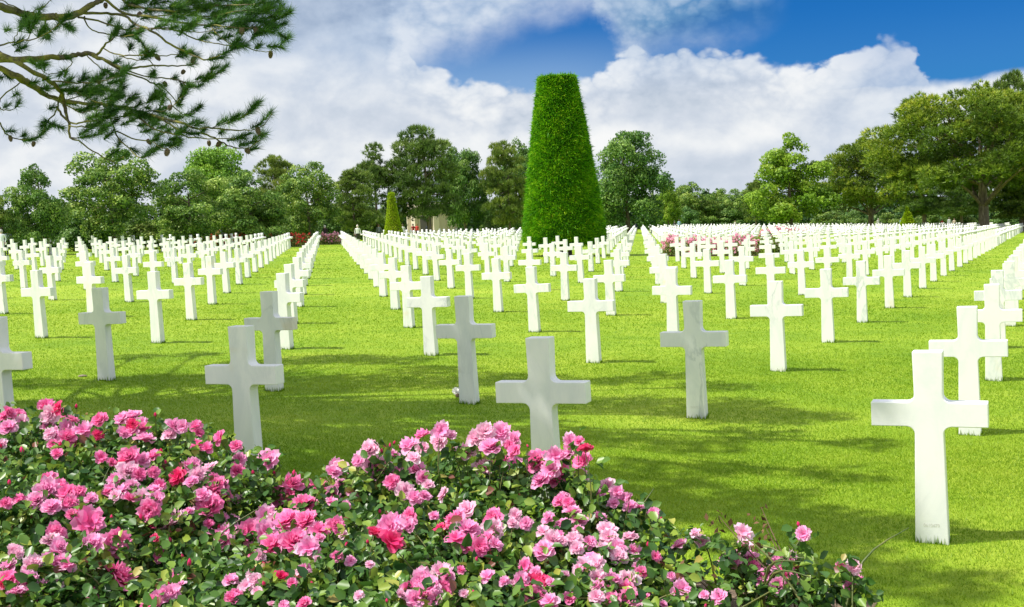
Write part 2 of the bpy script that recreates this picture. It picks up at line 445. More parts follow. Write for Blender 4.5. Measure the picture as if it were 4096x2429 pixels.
# ---------------------------------------------------------------- ground
gx = np.unique(np.concatenate([np.linspace(-900, -100, 9), np.linspace(-100, 100, 101), np.linspace(100, 900, 9)]))
gy = np.unique(np.concatenate([np.linspace(-60, 0, 5), np.linspace(0, 60, 41), np.linspace(60, 260, 41), np.linspace(260, 1200, 8)]))
X, Y = np.meshgrid(gx, gy); Z = gz(X, Y)
nx, ny = len(gx), len(gy); idx = np.arange(nx * ny).reshape(ny, nx)
fc = np.stack([idx[:-1, :-1], idx[:-1, 1:], idx[1:, 1:], idx[1:, :-1]], -1).reshape(-1, 4)
o = add('lawn', np_mesh('lawn', np.stack([X, Y, Z], -1).reshape(-1, 3), fc, M_LAWN, smooth=True)); tag(o, kind='structure')


def strip(name, poly_uv, mat, lift, n=24):
    """a sheet on the lawn, outline given in the rows' own axes, edge slightly wavy"""
    bm = bmesh.new(); ring = []
    P = [Vector(q) for q in poly_uv]
    for i in range(len(P)):
        a, b = P[i], P[(i + 1) % len(P)]
        for k in range(n):
            q = a.lerp(b, k / n) + Vector((random.uniform(-.03, .03), random.uniform(-.03, .03)))
            x, y = uv2xy(q.x, q.y); ring.append(bm.verts.new((x, y, float(gz(x, y)) + lift)))
    bm.faces.new(ring)
    return add(name, bm_mesh(name, bm, mat))


bed = strip('soil', [(-7.5, 3.0), (-.75, 3.0), (-.75, 5.3), (-7.5, 5.75)], M_SOIL, .006); tag(bed, kind='structure')

# ---------------------------------------------------------------- the short grass
def in_bed(x, y):
    u, v = xy2uv(x, y)
    return (v < 5.75 - (u + 7.5) * .05 + .06 * np.sin(u * 9)) & (u < -.78)


def blades(n, d0, d1, hmin, hmax, wid):
    d = np.sqrt(rng.random(n) * (d1 * d1 - d0 * d0) + d0 * d0)
    x = (rng.random(n) - .5) * 2 * .56 * d
    ok = ~in_bed(x, d); x, d = x[ok], d[ok]; n = len(x)
    d = d * (1 + rng.normal(0, .06, n)); ok = ~in_bed(x, d); x, d = x[ok], d[ok]; n = len(x)
    base = np.stack([x, d, gz(x, d) - .004], 1)
    a = rng.random(n) * 2 * PI; h = hmin + (hmax - hmin) * rng.random(n) ** 1.5
    lean = np.stack([np.cos(a), np.sin(a), np.zeros(n)], 1) * (h * (.2 + .9 * rng.random(n)))[:, None]
    b = rng.random(n) * 2 * PI; side = np.stack([np.cos(b), np.sin(b), np.zeros(n)], 1) * (wid * (.6 + .8 * rng.random(n)))[:, None]
    tip = base + lean + np.stack([0 * h, 0 * h, h], 1)
    v = np.stack([base - side, base + side, tip], 1).reshape(-1, 3)
    return v, np.arange(3 * n).reshape(n, 3), rng.random(n)


vs, fs, rs, off = [], [], [], 0
for args in ((360000, 4.6, 9, .010, .027, .0021), (320000, 7, 14.5, .011, .028, .0034), (220000, 11.5, 25, .012, .031, .0055), (100000, 19, 48, .016, .040, .011), (90000, 36, 100, .02, .05, .026)):
    v, f_, r_ = blades(*args); vs.append(v); fs.append(f_ + off); rs.append(r_); off += len(v)
GRASS_PARTS = (vs, fs, rs)
def finish_grass(): return add('grass', np_mesh('grass', np.concatenate(vs), np.concatenate(fs), M_BLADE, np.concatenate(rs)))


# ---------------------------------------------------------------- crosses
def cross_mesh(name, seg=5, bev=True):
    wt, aw, at_, ab, bw, T = .0747, .2855, .7375, .6116, .0827, .0966
    wm1, wm2, r = .0700, .0705, .040
    half = [(bw + .003, -.12), (bw, 0), (wm2 + .002, ab - .13)]
    for k in range(seg + 1):
        a = PI - PI / 2 * k / seg     # fillet below the arm
        half.append((wm2 + r + r * math.cos(a), ab - r + r * math.sin(a)))
    half += [(aw, ab), (aw, at_)]
    for k in range(seg + 1):
        a = -PI / 2 - PI / 2 * k / seg
        half.append((wm1 + r + r * math.cos(a), at_ + r + r * math.sin(a)))
    half += [(wm1 + .001, at_ + .10), (wt, 1.0)]
    outl = half + [(-x, z) for x, z in reversed(half)]
    bm = bmesh.new()
    fr = [bm.verts.new((x, -T / 2, z)) for x, z in outl]; bk = [bm.verts.new((x, T / 2, z)) for x, z in outl]
    f1 = bm.faces.new(fr); f2 = bm.faces.new(list(reversed(bk)))
    n = len(outl)
    for i in range(n):
        bm.faces.new((fr[(i + 1) % n], fr[i], bk[i], bk[(i + 1) % n]))
    bm.normal_update()
    if bev:
        e = [e for e in bm.edges if (f1 in e.link_faces) or (f2 in e.link_faces)]
        sharp = [e for e in bm.edges if e not in e.link_faces and e.calc_face_angle(0) > .9]
        bmesh.ops.bevel(bm, geom=list(set(e + sharp)), offset=.0045, segments=2, affect='EDGES', profile=.5)
    bmesh.ops.recalc_face_normals(bm, faces=bm.faces)
    me = bm_mesh(name, bm, M_MARBLE)
    return me


ME_CROSS = cross_mesh('cross_headstone'); ME_CROSS_LOW = cross_mesh('far_cross', 2, False)
_co = np.empty(len(ME_CROSS_LOW.vertices) * 3, np.float32); ME_CROSS_LOW.vertices.foreach_get('co', _co); LOWV = _co.reshape(-1, 3)
ME_CROSS_LOW_T = bmesh.new(); ME_CROSS_LOW_T.from_mesh(ME_CROSS_LOW); bmesh.ops.triangulate(ME_CROSS_LOW_T, faces=ME_CROSS_LOW_T.faces)
LOWF = np.array([[v.index for v in f.verts] for f in ME_CROSS_LOW_T.faces]); LOWV = np.array([tuple(v.co) for v in ME_CROSS_LOW_T.verts]); ME_CROSS_LOW_T.free()

ORD = ['zeroth', 'first', 'second', 'third', 'fourth', 'fifth', 'sixth', 'seventh', 'eighth', 'ninth', 'tenth', 'eleventh', 'twelfth', 'thirteenth', 'fourteenth', 'fifteenth', 'sixteenth', 'seventeenth', 'eighteenth', 'nineteenth', 'twentieth', 'twenty-first', 'twenty-second', 'twenty-third', 'twenty-fourth', 'twenty-fifth', 'twenty-sixth', 'twenty-seventh', 'twenty-eighth', 'twenty-ninth', 'thirtieth']

TOPIARY = (ground_at(2262, 57.0), 2.6)
KEEP_OUT = [(TOPIARY[0].x, TOPIARY[0].y, 2.5)]
# flower beds among the crosses: (left column, right column, distance, half depth)
BEDS = [('pink', 2650, 3035, 56, 1.0), ('lavender', 2985, 3125, 61, 1.0), ('red', 765, 1225, 84, 1.1), ('pink', 1285, 1355, 91, .9), ('mixed', 1165, 1235, 89, .9), ('pink', 3035, 3245, 104, 1.1)]
bed_boxes = []
for kind, x0, x1, d, hd in BEDS:
    a, b = ground_at(x0, d), ground_at(x1, d)
    ua, va = xy2uv(a.x, a.y); ub, vb = xy2uv(b.x, b.y)
    bed_boxes.append((kind, ua, va, ub, vb, hd))


def blocked(x, y):
    for (cx, cy, r) in KEEP_OUT:
        if (x - cx) ** 2 + (y - cy) ** 2 < r * r: return True
    u, v = xy2uv(x, y)
    for kind, ua, va, ub, vb, hd in bed_boxes:
        if ua - .3 < u < ub + .3:
            vm = va + (vb - va) * (u - ua) / (ub - ua)
            if abs(v - vm) < hd + .35: return True
    return False


NUDGE = {(-3, 0): (-.035, 0, 0, 0), (0, 1): (-.01, 0, 0, 0), (-1, 2): (0, 0, 0, .002), (-3, 1): (0, 0, 0, 0), (-4, 1): (0, 0, .003, 0), (-2, 2): (0, 0, 0, 0), (-3, 2): (0, 0, 0, .001), (0, 0): (-.015, -.01, 0, .001), (-1, 0): (-.004, -.027, .002, -.004), (-2, 0): (.007, -.01, -.002, 0), (-1, 1): (-.011, -.022, .001, -.002), (-2, 1): (.004, -.032, -.001, .002)}
crosses = []
for j in range(0, 54):
    row = []
    for i in range(0, -24, -1):
        u = GOX + i * GDX + j * GSH; v = GOY + j * GDY
        if j == 27 and i > -6: continue
        x, y = uv2xy(u, v)
        if y < 3 or y > 185: continue
        px_, py_, zc = project((x, y, float(gz(x, y)) + .68))
        if px_ < -240 or px_ > 4096 + 240: continue
        if blocked(x, y): continue
        row.append((i, j, x, y, px_))
    vis = 0
    for (i, j, x, y, px_) in row:
        inside = -60 < px_ < 4150
        if inside: vis += 1
        crosses.append((y, i, j, x, y, px_, vis if inside else 0))
crosses.sort()
SPECIAL = {
    (0, 0): 'large bright white marble cross nearest the camera, numbered 0610479, on sunlit grass',
    (-1, 0): 'white marble cross rising behind the pink roses in the middle, dappled with shade',
    (-2, 0): 'shaded white marble cross with an ochre stain, rising behind the roses',
    (-3, 0): 'grey-veined shaded marble cross cut off by the edge beside the tallest roses',
    (-1, 1): 'shaded marble cross numbered 35007253 standing alone in dappled grass',
    (-2, 1): 'shaded marble cross with a white flower and pine cone at its foot',
    (-3, 1): 'shaded marble cross with a dark diagonal vein, behind the ochre-stained cross',
    (-4, 1): 'plain grey-looking marble cross alone in the tree shade, near the roses',
    (0, 1): 'bright white cross half hidden right behind the nearest large cross',
}
near, far = crosses[:330], None
feet = []
cnt = 0
far_v, far_f, fo = [], [], 0
number_for = {(0, 0): '0610479', (-1, 1): '35007253', (-2, 0): '0648729'}
for (d, i, j, x, y, px_, vis) in crosses:
    du, dv, dp, tl = NUDGE.get((i, j), (rng.normal(0, .018), rng.normal(0, .02), rng.normal(0, .012), rng.normal(0, .007)))
    c, s = math.cos(GPHI), math.sin(GPHI)
    X_, Y_ = x + du, y + dv
    z = float(gz(X_, Y_)) + (0 if (i, j) in NUDGE else rng.normal(0, .008))
    rot = Euler((rng.normal(0, .006), tl, FACE + dp), 'XYZ')
    if vis and cnt < 300:
        cnt += 1; feet.append((X_, Y_, z, FACE + dp))
        o = add('cross_headstone', ME_CROSS, None, (X_, Y_, z)); o.rotation_euler = rot
        lab = SPECIAL.get((i, j))
        if not lab:
            lab = 'white marble cross, %s from the right in the %s row from the front' % (ORD[vis], ORD[j + 1])
        tag(o, lab, 'gravestone', 'white marble crosses in rows')
        if (i, j) in number_for:
            cu = bpy.data.curves.new('num', 'FONT'); cu.body = number_for[(i, j)]; cu.size = .026; cu.align_x = 'CENTER'; cu.extrude = .0006
            tmp = bpy.data.objects.new('tmp', cu); COL.objects.link(tmp)
            bpy.context.view_layer.update()
            me = bpy.data.meshes.new_from_object(tmp.evaluated_get(bpy.context.evaluated_depsgraph_get()))
            bpy.data.objects.remove(tmp)
            me.name = 'serial_number'; me.materials.clear(); me.materials.append(M_ENGRAVE)
            k = add('serial_number', me, o, (0, -.0966 / 2 - .0004, .088)); k.rotation_euler = (PI / 2, 0, 0); k.scale = (.88, 1, 1)
    else:
        Rm = np.array(rot.to_matrix())
        far_v.append(LOWV @ Rm.T + [X_, Y_, z]); far_f.append(LOWF + fo); fo += len(LOWV)
o = add('far_crosses', np_mesh('far_crosses', np.concatenate(far_v), np.concatenate(far_f), M_MARBLE))
tag(o, 'far rows of small white marble crosses reaching back to the trees', 'gravestones', 'white marble crosses in rows', 'stuff')
# uncut blades standing against the feet of the nearer stones
for (X_, Y_, z, yaw) in feet[:140]:
    n = 150; q = rng.uniform(-1, 1, n); sd = rng.integers(0, 4, n); hx, hy = .0827, .0483
    lx = np.where(sd < 2, q * hx * 1.05, np.where(sd == 2, -hx, hx) * 1.02); ly = np.where(sd < 2, np.where(sd == 0, -hy, hy) * 1.06, q * hy)
    c_, s_ = math.cos(yaw), math.sin(yaw); wx = X_ + lx * c_ - ly * s_; wy = Y_ + lx * s_ + ly * c_
    ox_ = np.where(sd < 2, 0, np.sign(lx)); oy_ = np.where(sd < 2, np.sign(ly), 0); ux = ox_ * c_ - oy_ * s_; uy = ox_ * s_ + oy_ * c_
    base = np.stack([wx, wy, gz(wx, wy) - .004], 1); h = .02 + .045 * rng.random(n) ** 2; a = rng.random(n) * 6.28; wd = .0016 + .00022 * Y_
    side = np.stack([np.cos(a), np.sin(a), 0 * a], 1) * wd
    tip = base + np.stack([ux * h * .5 * rng.random(n) + rng.normal(0, .006, n), uy * h * .5 * rng.random(n) + rng.normal(0, .006, n), h], 1)
    vs.append(np.stack([base - side, base + side, tip], 1).reshape(-1, 3)); fs.append(np.arange(3 * n).reshape(n, 3) + off); rs.append(rng.random(n) * .7); off += 3 * n
tag(finish_grass(), 'short mown grass between the rows of crosses', 'grass', kind='stuff')
print('crosses', len(crosses), cnt)

# ---------------------------------------------------------------- leaves and crowns
def cards(P, N, size, aspect=.6, jitter=.6, droop=0.0, fold=.18):
    """diamond leaves of four corners at points P facing roughly along N"""
    n = len(P)
    N = unit(N + rng.normal(0, jitter, (n, 3)))
    a = unit(np.cross(N, rng.normal(0, 1, (n, 3)))); a[:, 2] -= droop; a = unit(a)
    b = unit(np.cross(N, a))
    s = (size * (.6 + .8 * rng.random(n)))[:, None]
    mid = P + a * s * .5 + N * s * fold
    v = np.stack([P, mid + b * s * aspect * .5 - N * s * fold * .3, P + a * s, mid - b * s * aspect * .5 - N * s * fold * .3], 1).reshape(-1, 3)
    return v, np.arange(4 * n).reshape(n, 4)


def leaflets(P, N, size, aspect=.7, jitter=.4, droop=.15):
    """oval leaflets folded along the midrib: six corners, two quads"""
    n = len(P); N = unit(N + rng.normal(0, jitter, (n, 3)))
    a = unit(np.cross(N, rng.normal(0, 1, (n, 3)))); a[:, 2] -= droop; a = unit(a); b = unit(np.cross(N, a)); N = np.cross(a, b)
    s = (size * (.55 + .9 * rng.random(n)))[:, None]; w_ = s * aspect * .5; f = (.25 + .3 * rng.random((n, 1))) * w_
    curl = rng.normal(-.06, .08, (n, 1)) * s
    tip = P + a * s + N * curl * 2
    L1, L2 = P + a * s * .30 + b * w_ + N * f, P + a * s * .68 + b * w_ * .85 + N * (f + curl)
    R1, R2 = P + a * s * .30 - b * w_ + N * f, P + a * s * .68 - b * w_ * .85 + N * (f + curl)
    v = np.stack([P, L1, L2, tip, R2, R1], 1).reshape(-1, 3); k = np.arange(n)[:, None] * 6
    return v, np.stack([k + [0, 3, 2, 1], k + [0, 5, 4, 3]], 1).reshape(-1, 4)


def clump_crown(blobs, per, size, aspect=.7, inner=.55):
    """leaf clumps round each blob (x,y,z,rx,rz); returns verts, faces, rnd"""
    Ps, Ns, Rs = [], [], []
    for (x, y, z, rx, rz) in blobs:
        n = int(per * (rx * rx + rx * rz) / 2)
        d = unit(rng.normal(0, 1, (n, 3)))
        d[:, 2] = np.where((d[:, 2] < -.3) & (rng.random(n) < .6), -d[:, 2], d[:, 2])
        # bumps inside a blob: leaf sprays
        k = max(4, int(n / 26)); ctr = unit(rng.normal(0, 1, (k, 3)))
        near_ = np.argmax(d @ ctr.T, axis=1); al = (d * ctr[near_]).sum(1)
        rad = inner + (1 - inner) * rng.random(n) ** .5
        rad = rad * (.82 + .30 * np.clip((al - .75) / .25, 0, 1))
        P = d * rad[:, None] * [rx, rx, rz] + [x, y, z]
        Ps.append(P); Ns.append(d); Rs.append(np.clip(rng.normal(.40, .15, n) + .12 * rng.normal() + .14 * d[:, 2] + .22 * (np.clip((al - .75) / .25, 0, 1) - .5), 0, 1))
    P, N, R = np.concatenate(Ps), np.concatenate(Ns), np.concatenate(Rs)
    v, f = cards(P, N, size, aspect, .48)
    return v, f, R


def crown_blobs(r, h0, h1, n, shape='round', br=.30, flat=.75):
    """blob centres on and inside an envelope between heights h0 and h1"""
    out = []
    while len(out) < n:
        t_ = rng.random(); z = h0 + (h1 - h0) * t_
        if shape == 'round': e = math.sqrt(max(0, 1 - (2 * t_ - .85) ** 2 / 1.35)) if t_ < .98 else .2
        elif shape == 'cone': e = (1 - t_) ** .75 * .95 + .08
        elif shape == 'cone2': e = (1 - t_ ** 1.9) * .92 * (1 if t_ > .15 else .8) + .08
        elif shape == 'dome': e = math.sqrt(max(.02, 1 - t_ ** 2.2))
        elif shape == 'umbrella': e = math.sqrt(max(.05, 1 - (t_ - .35) ** 2 / .45))
        else: e = 1
        if shape != 'cone' and rng.random() > max(.35, e ** 1.3): continue
        a = rng.random() * 2 * PI; q = (rng.random() ** .45) * e * r * .88
        b = r * br * (.7 + .6 * rng.random()) * (1 if e > .4 else .7)
        out.append((q * math.cos(a), q * math.sin(a), z, b, b * flat))
    return out


def make_trunk(r, h, blobs, name='trunk', mat=None, fork=.5, lean=.05, nlimb=9, gnarl=.3):
    T = Tubes()
    top = Vector((random.uniform(-lean, lean) * h, random.uniform(-lean, lean) * h, h))
    path = [Vector((0, 0, -.3)), Vector((0, 0, .15)), Vector((top.x * .2, top.y * .2, h * .25)), Vector((top.x * .6, top.y * .5, h * .6)), top]
    T.tube([tuple(p_) for p_ in path], [r * 1.35, r * 1.1, r * .9, r * .65, r * .2], 9, .15)
    ordered = sorted(blobs, key=lambda b: -(b[3]))[:nlimb]
    for (x, y, z, rx, rz) in ordered:
        f0 = max(.12, min(.9, (z / h) * fork)); st = path[2].lerp(path[4], f0) if f0 > .25 else path[2]
        en = Vector((x, y, z)); md = st.lerp(en, .5) + Vector((random.uniform(-1, 1), random.uniform(-1, 1), random.uniform(-.2, .6))) * gnarl * (en - st).length * .5
        sp_ = smooth_path([(*st, r * .42), (*md, r * .26), (*en, r * .07)], 4)
        T.tube([q[:3] for q in sp_], [q[3] for q in sp_], 6, .1)
    return T.mesh(name, mat or M_BARK)


def tufts(P, axis, nper, length, width, spread, mat=None):
    """needle clusters: thin triangles fanned along axis at each P"""
    n = len(P); Pk = np.repeat(P, nper, 0); A = np.repeat(unit(axis), nper, 0)
    D = unit(A + rng.normal(0, spread, (n * nper, 3)))
    L = length * (.6 + .6 * rng.random(n * nper))
    side = unit(np.cross(D, rng.normal(0, 1, D.shape))) * width * .5
    v = np.stack([Pk - side, Pk + side, Pk + D * L[:, None]], 1).reshape(-1, 3)
    return v, np.arange(3 * n * nper).reshape(-1, 3)


def pine_crown(blobs, per, length, width, nper=9, spread=.55):
    Ps, As, Rs = [], [], []
    for (x, y, z, rx, rz) in blobs:
        n = max(6, int(per * (rx * rx + rx * rz) / 2))
        d = unit(rng.normal(0, 1, (n, 3))); d[:, 2] = np.where((d[:, 2] < -.15) & (rng.random(n) < .75), -d[:, 2], d[:, 2])
        rad = .5 + .5 * rng.random(n) ** .6
        Ps.append(d * rad[:, None] * [rx, rx, rz] + [x, y, z])
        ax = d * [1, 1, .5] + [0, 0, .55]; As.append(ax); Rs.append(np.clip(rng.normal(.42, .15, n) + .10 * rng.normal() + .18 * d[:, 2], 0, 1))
    P, A, R = np.concatenate(Ps), np.concatenate(As), np.repeat(np.concatenate(Rs), nper)
    v, f = tufts(P, A, nper, length, width, spread)
    return v, f, np.clip(R + rng.normal(0, .07, len(R)), 0, 1)


PROTO = {}
def tree_kind(kind):
    """three different trees of every kind; returns (trunk mesh, crown mesh, height)"""
    if kind in PROTO: return PROTO[kind]
    out = []
    for q in range(3):
        if kind == 'oak':
            b = crown_blobs(.42, .15, .92, 60, 'round' if q != 1 else 'dome', .25); v, f, R = clump_crown([tuple(x * 10 for x in bb) for bb in b], 330, .23); mat = M_OAK; tr = (.22, 7.0)
        elif kind == 'maple':
            b = crown_blobs(.44, .20, .92, 60, 'round', .28); v, f, R = clump_crown([tuple(x * 10 for x in bb) for bb in b], 320, .23); mat = M_MAPLE; tr = (.22, 7.0)
        elif kind == 'chestnut':
            b = crown_blobs(.42, .10, .90, 90, 'round', .25); v, f, R = clump_crown([tuple(x * 10 for x in bb) for bb in b], 340, .21); mat = M_CHESTNUT; tr = (.24, 7.5)
        elif kind == 'lime':
            b = crown_blobs(.42, .14, .93, 95, 'cone2', .21); v, f, R = clump_crown([tuple(x * 10 for x in bb) for bb in b], 340, .21, .8); mat = M_LIME; tr = (.17, 8.0)
        elif kind == 'pine':
            b = crown_blobs(.36, .12, .95, 110, 'round', .22, .55); v, f, R = pine_crown([tuple(x * 10 for x in bb) for bb in b], 85, .42, .075, 9); mat = M_PINE; tr = (.17, 9.0)
        elif kind == 'tallpine':
            b = crown_blobs(.38, .20, .95, 130, 'round', .21, .55); v, f, R = pine_crown([tuple(x * 10 for x in bb) for bb in b], 85, .40, .07, 9); mat = M_PINE; tr = (.20, 8.5)
        elif kind == 'spruce':
            b = crown_blobs(.36, .10, .96, 100, 'cone', .20, .45); v, f, R = pine_crown([tuple(x * 10 for x in bb) for bb in b], 75, .42, .075, 9); mat = M_PINE; tr = (.15, 9.4)
        elif kind == 'umbrella':
            b = crown_blobs(.60, .27, .93, 180, 'umbrella', .16, .60); v, f, R = pine_crown([tuple(x * 10 for x in bb) for bb in b], 110, .30, .06, 9); mat = M_PINE_YELLOW; tr = (.30, 6.5)
        elif kind == 'bush':
            b = crown_blobs(.55, .10, .82, 22, 'dome', .38); v, f, R = clump_crown([tuple(x * 10 for x in bb) for bb in b], 70, .55); mat = M_SHRUB; tr = (.12, 4.0)
        ctr = np.median(v[:, :2], 0); rad97 = np.percentile(np.abs(v[:, :2] - ctr).max(1), 97); v = v - [ctr[0], ctr[1], 0]; b = [(bb[0] - ctr[0] / 10, bb[1] - ctr[1] / 10, *bb[2:]) for bb in b]
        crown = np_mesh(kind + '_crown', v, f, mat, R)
        trunk = make_trunk(tr[0], tr[1], [tuple(x * 10 for x in bb) for bb in b], kind + '_trunk', None, .75 if kind != 'umbrella' else .35, .04, 10 if kind != 'umbrella' else 20, .25)
        out.append((trunk, crown, rad97, np.percentile(v[:, 2], 99.8)))
    PROTO[kind] = out
    return out


TREE_NAME = {'oak': 'broadleaf_tree', 'maple': 'broadleaf_tree', 'chestnut': 'broadleaf_tree', 'lime': 'broadleaf_tree', 'pine': 'pine_tree', 'tallpine': 'pine_tree', 'spruce': 'pine_tree', 'umbrella': 'pine_tree', 'bush': 'shrub'}


def plant(kind, xD, topD, depth, wD, label, var=0, rz=None, group=None, base=None, trunkD=None):
    """tree whose crown fills wD across and reaches topD at this distance (picture measures in 2502-wide pixels)"""
    k = 4096 / 2502
    g = ground_at((trunkD or xD) * k, depth)
    top = at(xD * k, topD * k, depth); h = top.z - g.z
    wid = wD * k / F * depth
    tr, cr, r97, ztop = tree_kind(kind)[var % 3]
    o = empty(TREE_NAME[kind], g, label, 'tree' if kind != 'bush' else 'shrub', group, rng.random() * 6.28 if rz is None else rz)
    sxy = wid * 1.06 / (2 * r97); sz = h / ztop
    o.scale = (sxy, sxy, sz)
    add('trunk' if kind != 'bush' else 'stem', tr, o)
    k_ = add('crown', cr, o)
    if trunkD:      # crown leaning off its trunk
        off = (at(xD * k, topD * k, depth).x - at(trunkD * k, topD * k, depth).x) * .5 / sxy
        a_ = -o.rotation_euler.z; k_.location = (off * math.cos(a_), off * math.sin(a_), 0)
    return o


GT = 'trees beyond the crosses'
plant('oak', -6, 462, 66, 90, 'dark tree cut off by the left edge behind the two visitors', 0, group=GT)
plant('oak', 90, 404, 67, 128, 'narrow grey-green tree, first whole one at the far left', 1, group=GT, trunkD=108)
plant('oak', 270, 366, 72, 225, 'wide grey-green tree with a bare stem below the hanging pine bough', 2, group=GT, trunkD=282)
plant('oak', 462, 418, 78, 175, 'grey-green tree on a straight grey trunk left of the bright green crown', 0, group=GT, trunkD=470)
plant('maple', 540, 356, 100, 165, 'bright green rounded tree rising behind duller ones on the left', 1, group=GT)
plant('oak', 618, 418, 84, 160, 'dull green tree just right of the bright green rounded crown', 1, 2.2, group=GT)
plant('pine', 686, 380, 110, 110, 'dark pointed pine peeping over broadleaf trees on the left', 0, group=GT)
plant('oak', 760, 398, 92, 150, 'grey-green tree above the red rose bed', 2, 4.0, group=GT)
plant('pine', 868, 412, 104, 100, 'low dark pine behind the woman in dark red', 1, group=GT)
plant('spruce', 925, 350, 112, 120, 'open pointed conifer directly behind the small golden topiary', 2, group=GT)
plant('tallpine', 1028, 308, 112, 150, 'tall broad pine with gnarled trunk in front of the chapel', 2, 1.0, group=GT, trunkD=1050)
plant('chestnut', 1138, 362, 127, 112, 'dark leafy tree overhanging the right side of the chapel', 0, group=GT)
plant('pine', 1226, 346, 124, 100, 'slim dark pine on a tall bare trunk left of the great topiary', 0, 3.0, group=GT, trunkD=1246)
plant('chestnut', 1280, 345, 134, 110, 'leafy tree half hidden by the left side of the great topiary', 1, group=GT)
plant('chestnut', 1536, 323, 150, 175, 'big rounded leafy tree just right of the great topiary', 2, group=GT)
plant('lime', 1634, 432, 165, 60, 'small yellow-green tree beside the big rounded one', 0, group=GT)
plant('oak', 1700, 446, 215, 100, 'far rounded tree, left one in the low distant row', 1, group=GT)
plant('oak', 1757, 463, 220, 70, 'far rounded tree in the middle of the low distant row', 0, group=GT)
plant('oak', 1808, 462, 215, 80, 'far rounded tree at the right of the low distant row', 2, group=GT)
plant('pine', 1848, 440, 205, 60, 'far dark pine beside the light green tree', 1, group=GT)
plant('lime', 1925, 330, 150, 190, 'light green feathery tree standing among the crosses', 1, group=GT, trunkD=1934)
plant('umbrella', 2108, 342, 165, 215, 'spreading pine with forked pale trunk between light green tree and giant pine', 0, group=GT, trunkD=2128)
plant('umbrella', 2345, 215, 140, 420, 'giant spreading pine with thick dark trunk on the right', 1, 1.7, group=GT, trunkD=2405)
plant('pine', 2495, 176, 150, 150, 'dark tall pine rising at the right edge behind the giant pine', 2, group=GT)
plant('tallpine', 2260, 395, 185, 160, 'greenish pine seen under the giant pine, left of its trunk', 1, group=GT)
plant('tallpine', 2350, 420, 195, 120, 'thin pine behind the trunk of the giant pine', 0, group=GT)
plant('tallpine', 2500, 420, 150, 130, 'brown-trunked pine cut by the right edge', 1, group=GT)

# understorey: shrubs one can tell apart, and the wood behind as one mass
GS = 'shrubs under the trees'
for (x, y, d, wd, lab, vr) in [
        (634, 506, 86, 84, 'feathery light green young shrub between the trees on the left', 0),
        (40, 528, 72, 110, 'dark shrub behind the two visitors at the far left', 1), (205, 520, 76, 120, 'shrub left of the wide tree trunk on the left', 2),
        (345, 528, 80, 110, 'shrub right of the wide tree trunk on the left', 0), (420, 524, 84, 90, 'shrub left of the straight grey trunk', 1),
        (530, 522, 88, 90, 'shrub below the bright green rounded crown', 2), (705, 520, 98, 70, 'shrub behind the red rose bed', 0),
        (800, 515, 106, 80, 'shrub behind the visitor crouching by the roses', 1), (895, 525, 112, 60, 'dark shrub left of the small golden topiary', 2),
        (1205, 522, 130, 60, 'shrub right of the chapel under the slim pine', 1), (1262, 512, 138, 60, 'leafy shrub touching the great topiary on its left', 0),
        (1500, 515, 175, 70, 'shrub touching the great topiary on its right', 2), (1600, 510, 185, 80, 'reddish-based shrub under the big rounded tree', 0),
        (1680, 505, 210, 60, 'round shrub in front of the low distant trees', 1), (1780, 510, 215, 90, 'shrub left of the light green feathery tree', 2),
        (2030, 508, 200, 70, 'shrub left of the pale forked pine trunk', 0), (2090, 505, 205, 60, 'pale shrub behind the pale forked pine trunk', 1),
        (2170, 512, 205, 60, 'shrub right of the pale forked pine trunk', 2), (2270, 510, 205, 60, 'shrub right of the small yellow cone bush', 0),
        (2345, 505, 200, 70, 'shrub left of the giant pine trunk', 1), (2450, 508, 180, 70, 'shrub right of the giant pine trunk', 2)]:
    plant('bush', x, y + (8 if x > 2000 else 0), d, wd, lab, vr, group=GS)

Ps, Ns, Rs = [], [], []
for (x0, x1, dA, dB, topA, topB) in [(-150, 420, 84, 92, 500, 505), (420, 900, 92, 126, 505, 498), (900, 1300, 150, 168, 505, 495), (1300, 1700, 170, 235, 490, 484), (1600, 1900, 235, 240, 470, 468), (1860, 2250, 235, 225, 480, 485), (2200, 2700, 225, 210, 478, 470)]:
    for k in range(14):
        q = (k + rng.random()) / 14; xD = x0 + (x1 - x0) * q; d = dA + (dB - dA) * q; kk = 4096 / 2502
        g = ground_at(xD * kk, d); tz = at(xD * kk, (topA + (topB - topA) * q + rng.normal(0, 7)) * kk, d).z
        n = 900; wdt = (x1 - x0) / 14 * kk / F * d * 1.1; hh = max(1.5, tz - g.z)
        dd = unit(rng.normal(0, 1, (n, 3))); dd[:, 2] = np.abs(dd[:, 2])
        Ps.append(dd * (.65 + .4 * rng.random((n, 1))) * [wdt, wdt * .7, hh] + [g.x, g.y, g.z]); Ns.append(dd); Rs.append(np.clip(rng.normal(.4, .2, n) + .3 * rng.normal(), 0, 1))
P = np.concatenate(Ps); v, f_ = cards(P, np.concatenate(Ns), .42 * np.repeat(np.clip(P[:, 1] / 120, .7, 2), 1), .7, .7)
o = add('woodland', np_mesh('woodland', v, f_, M_WOOD, np.concatenate(Rs))); tag(o, 'far dark wood closing the view behind the trees', 'wood', kind='stuff')

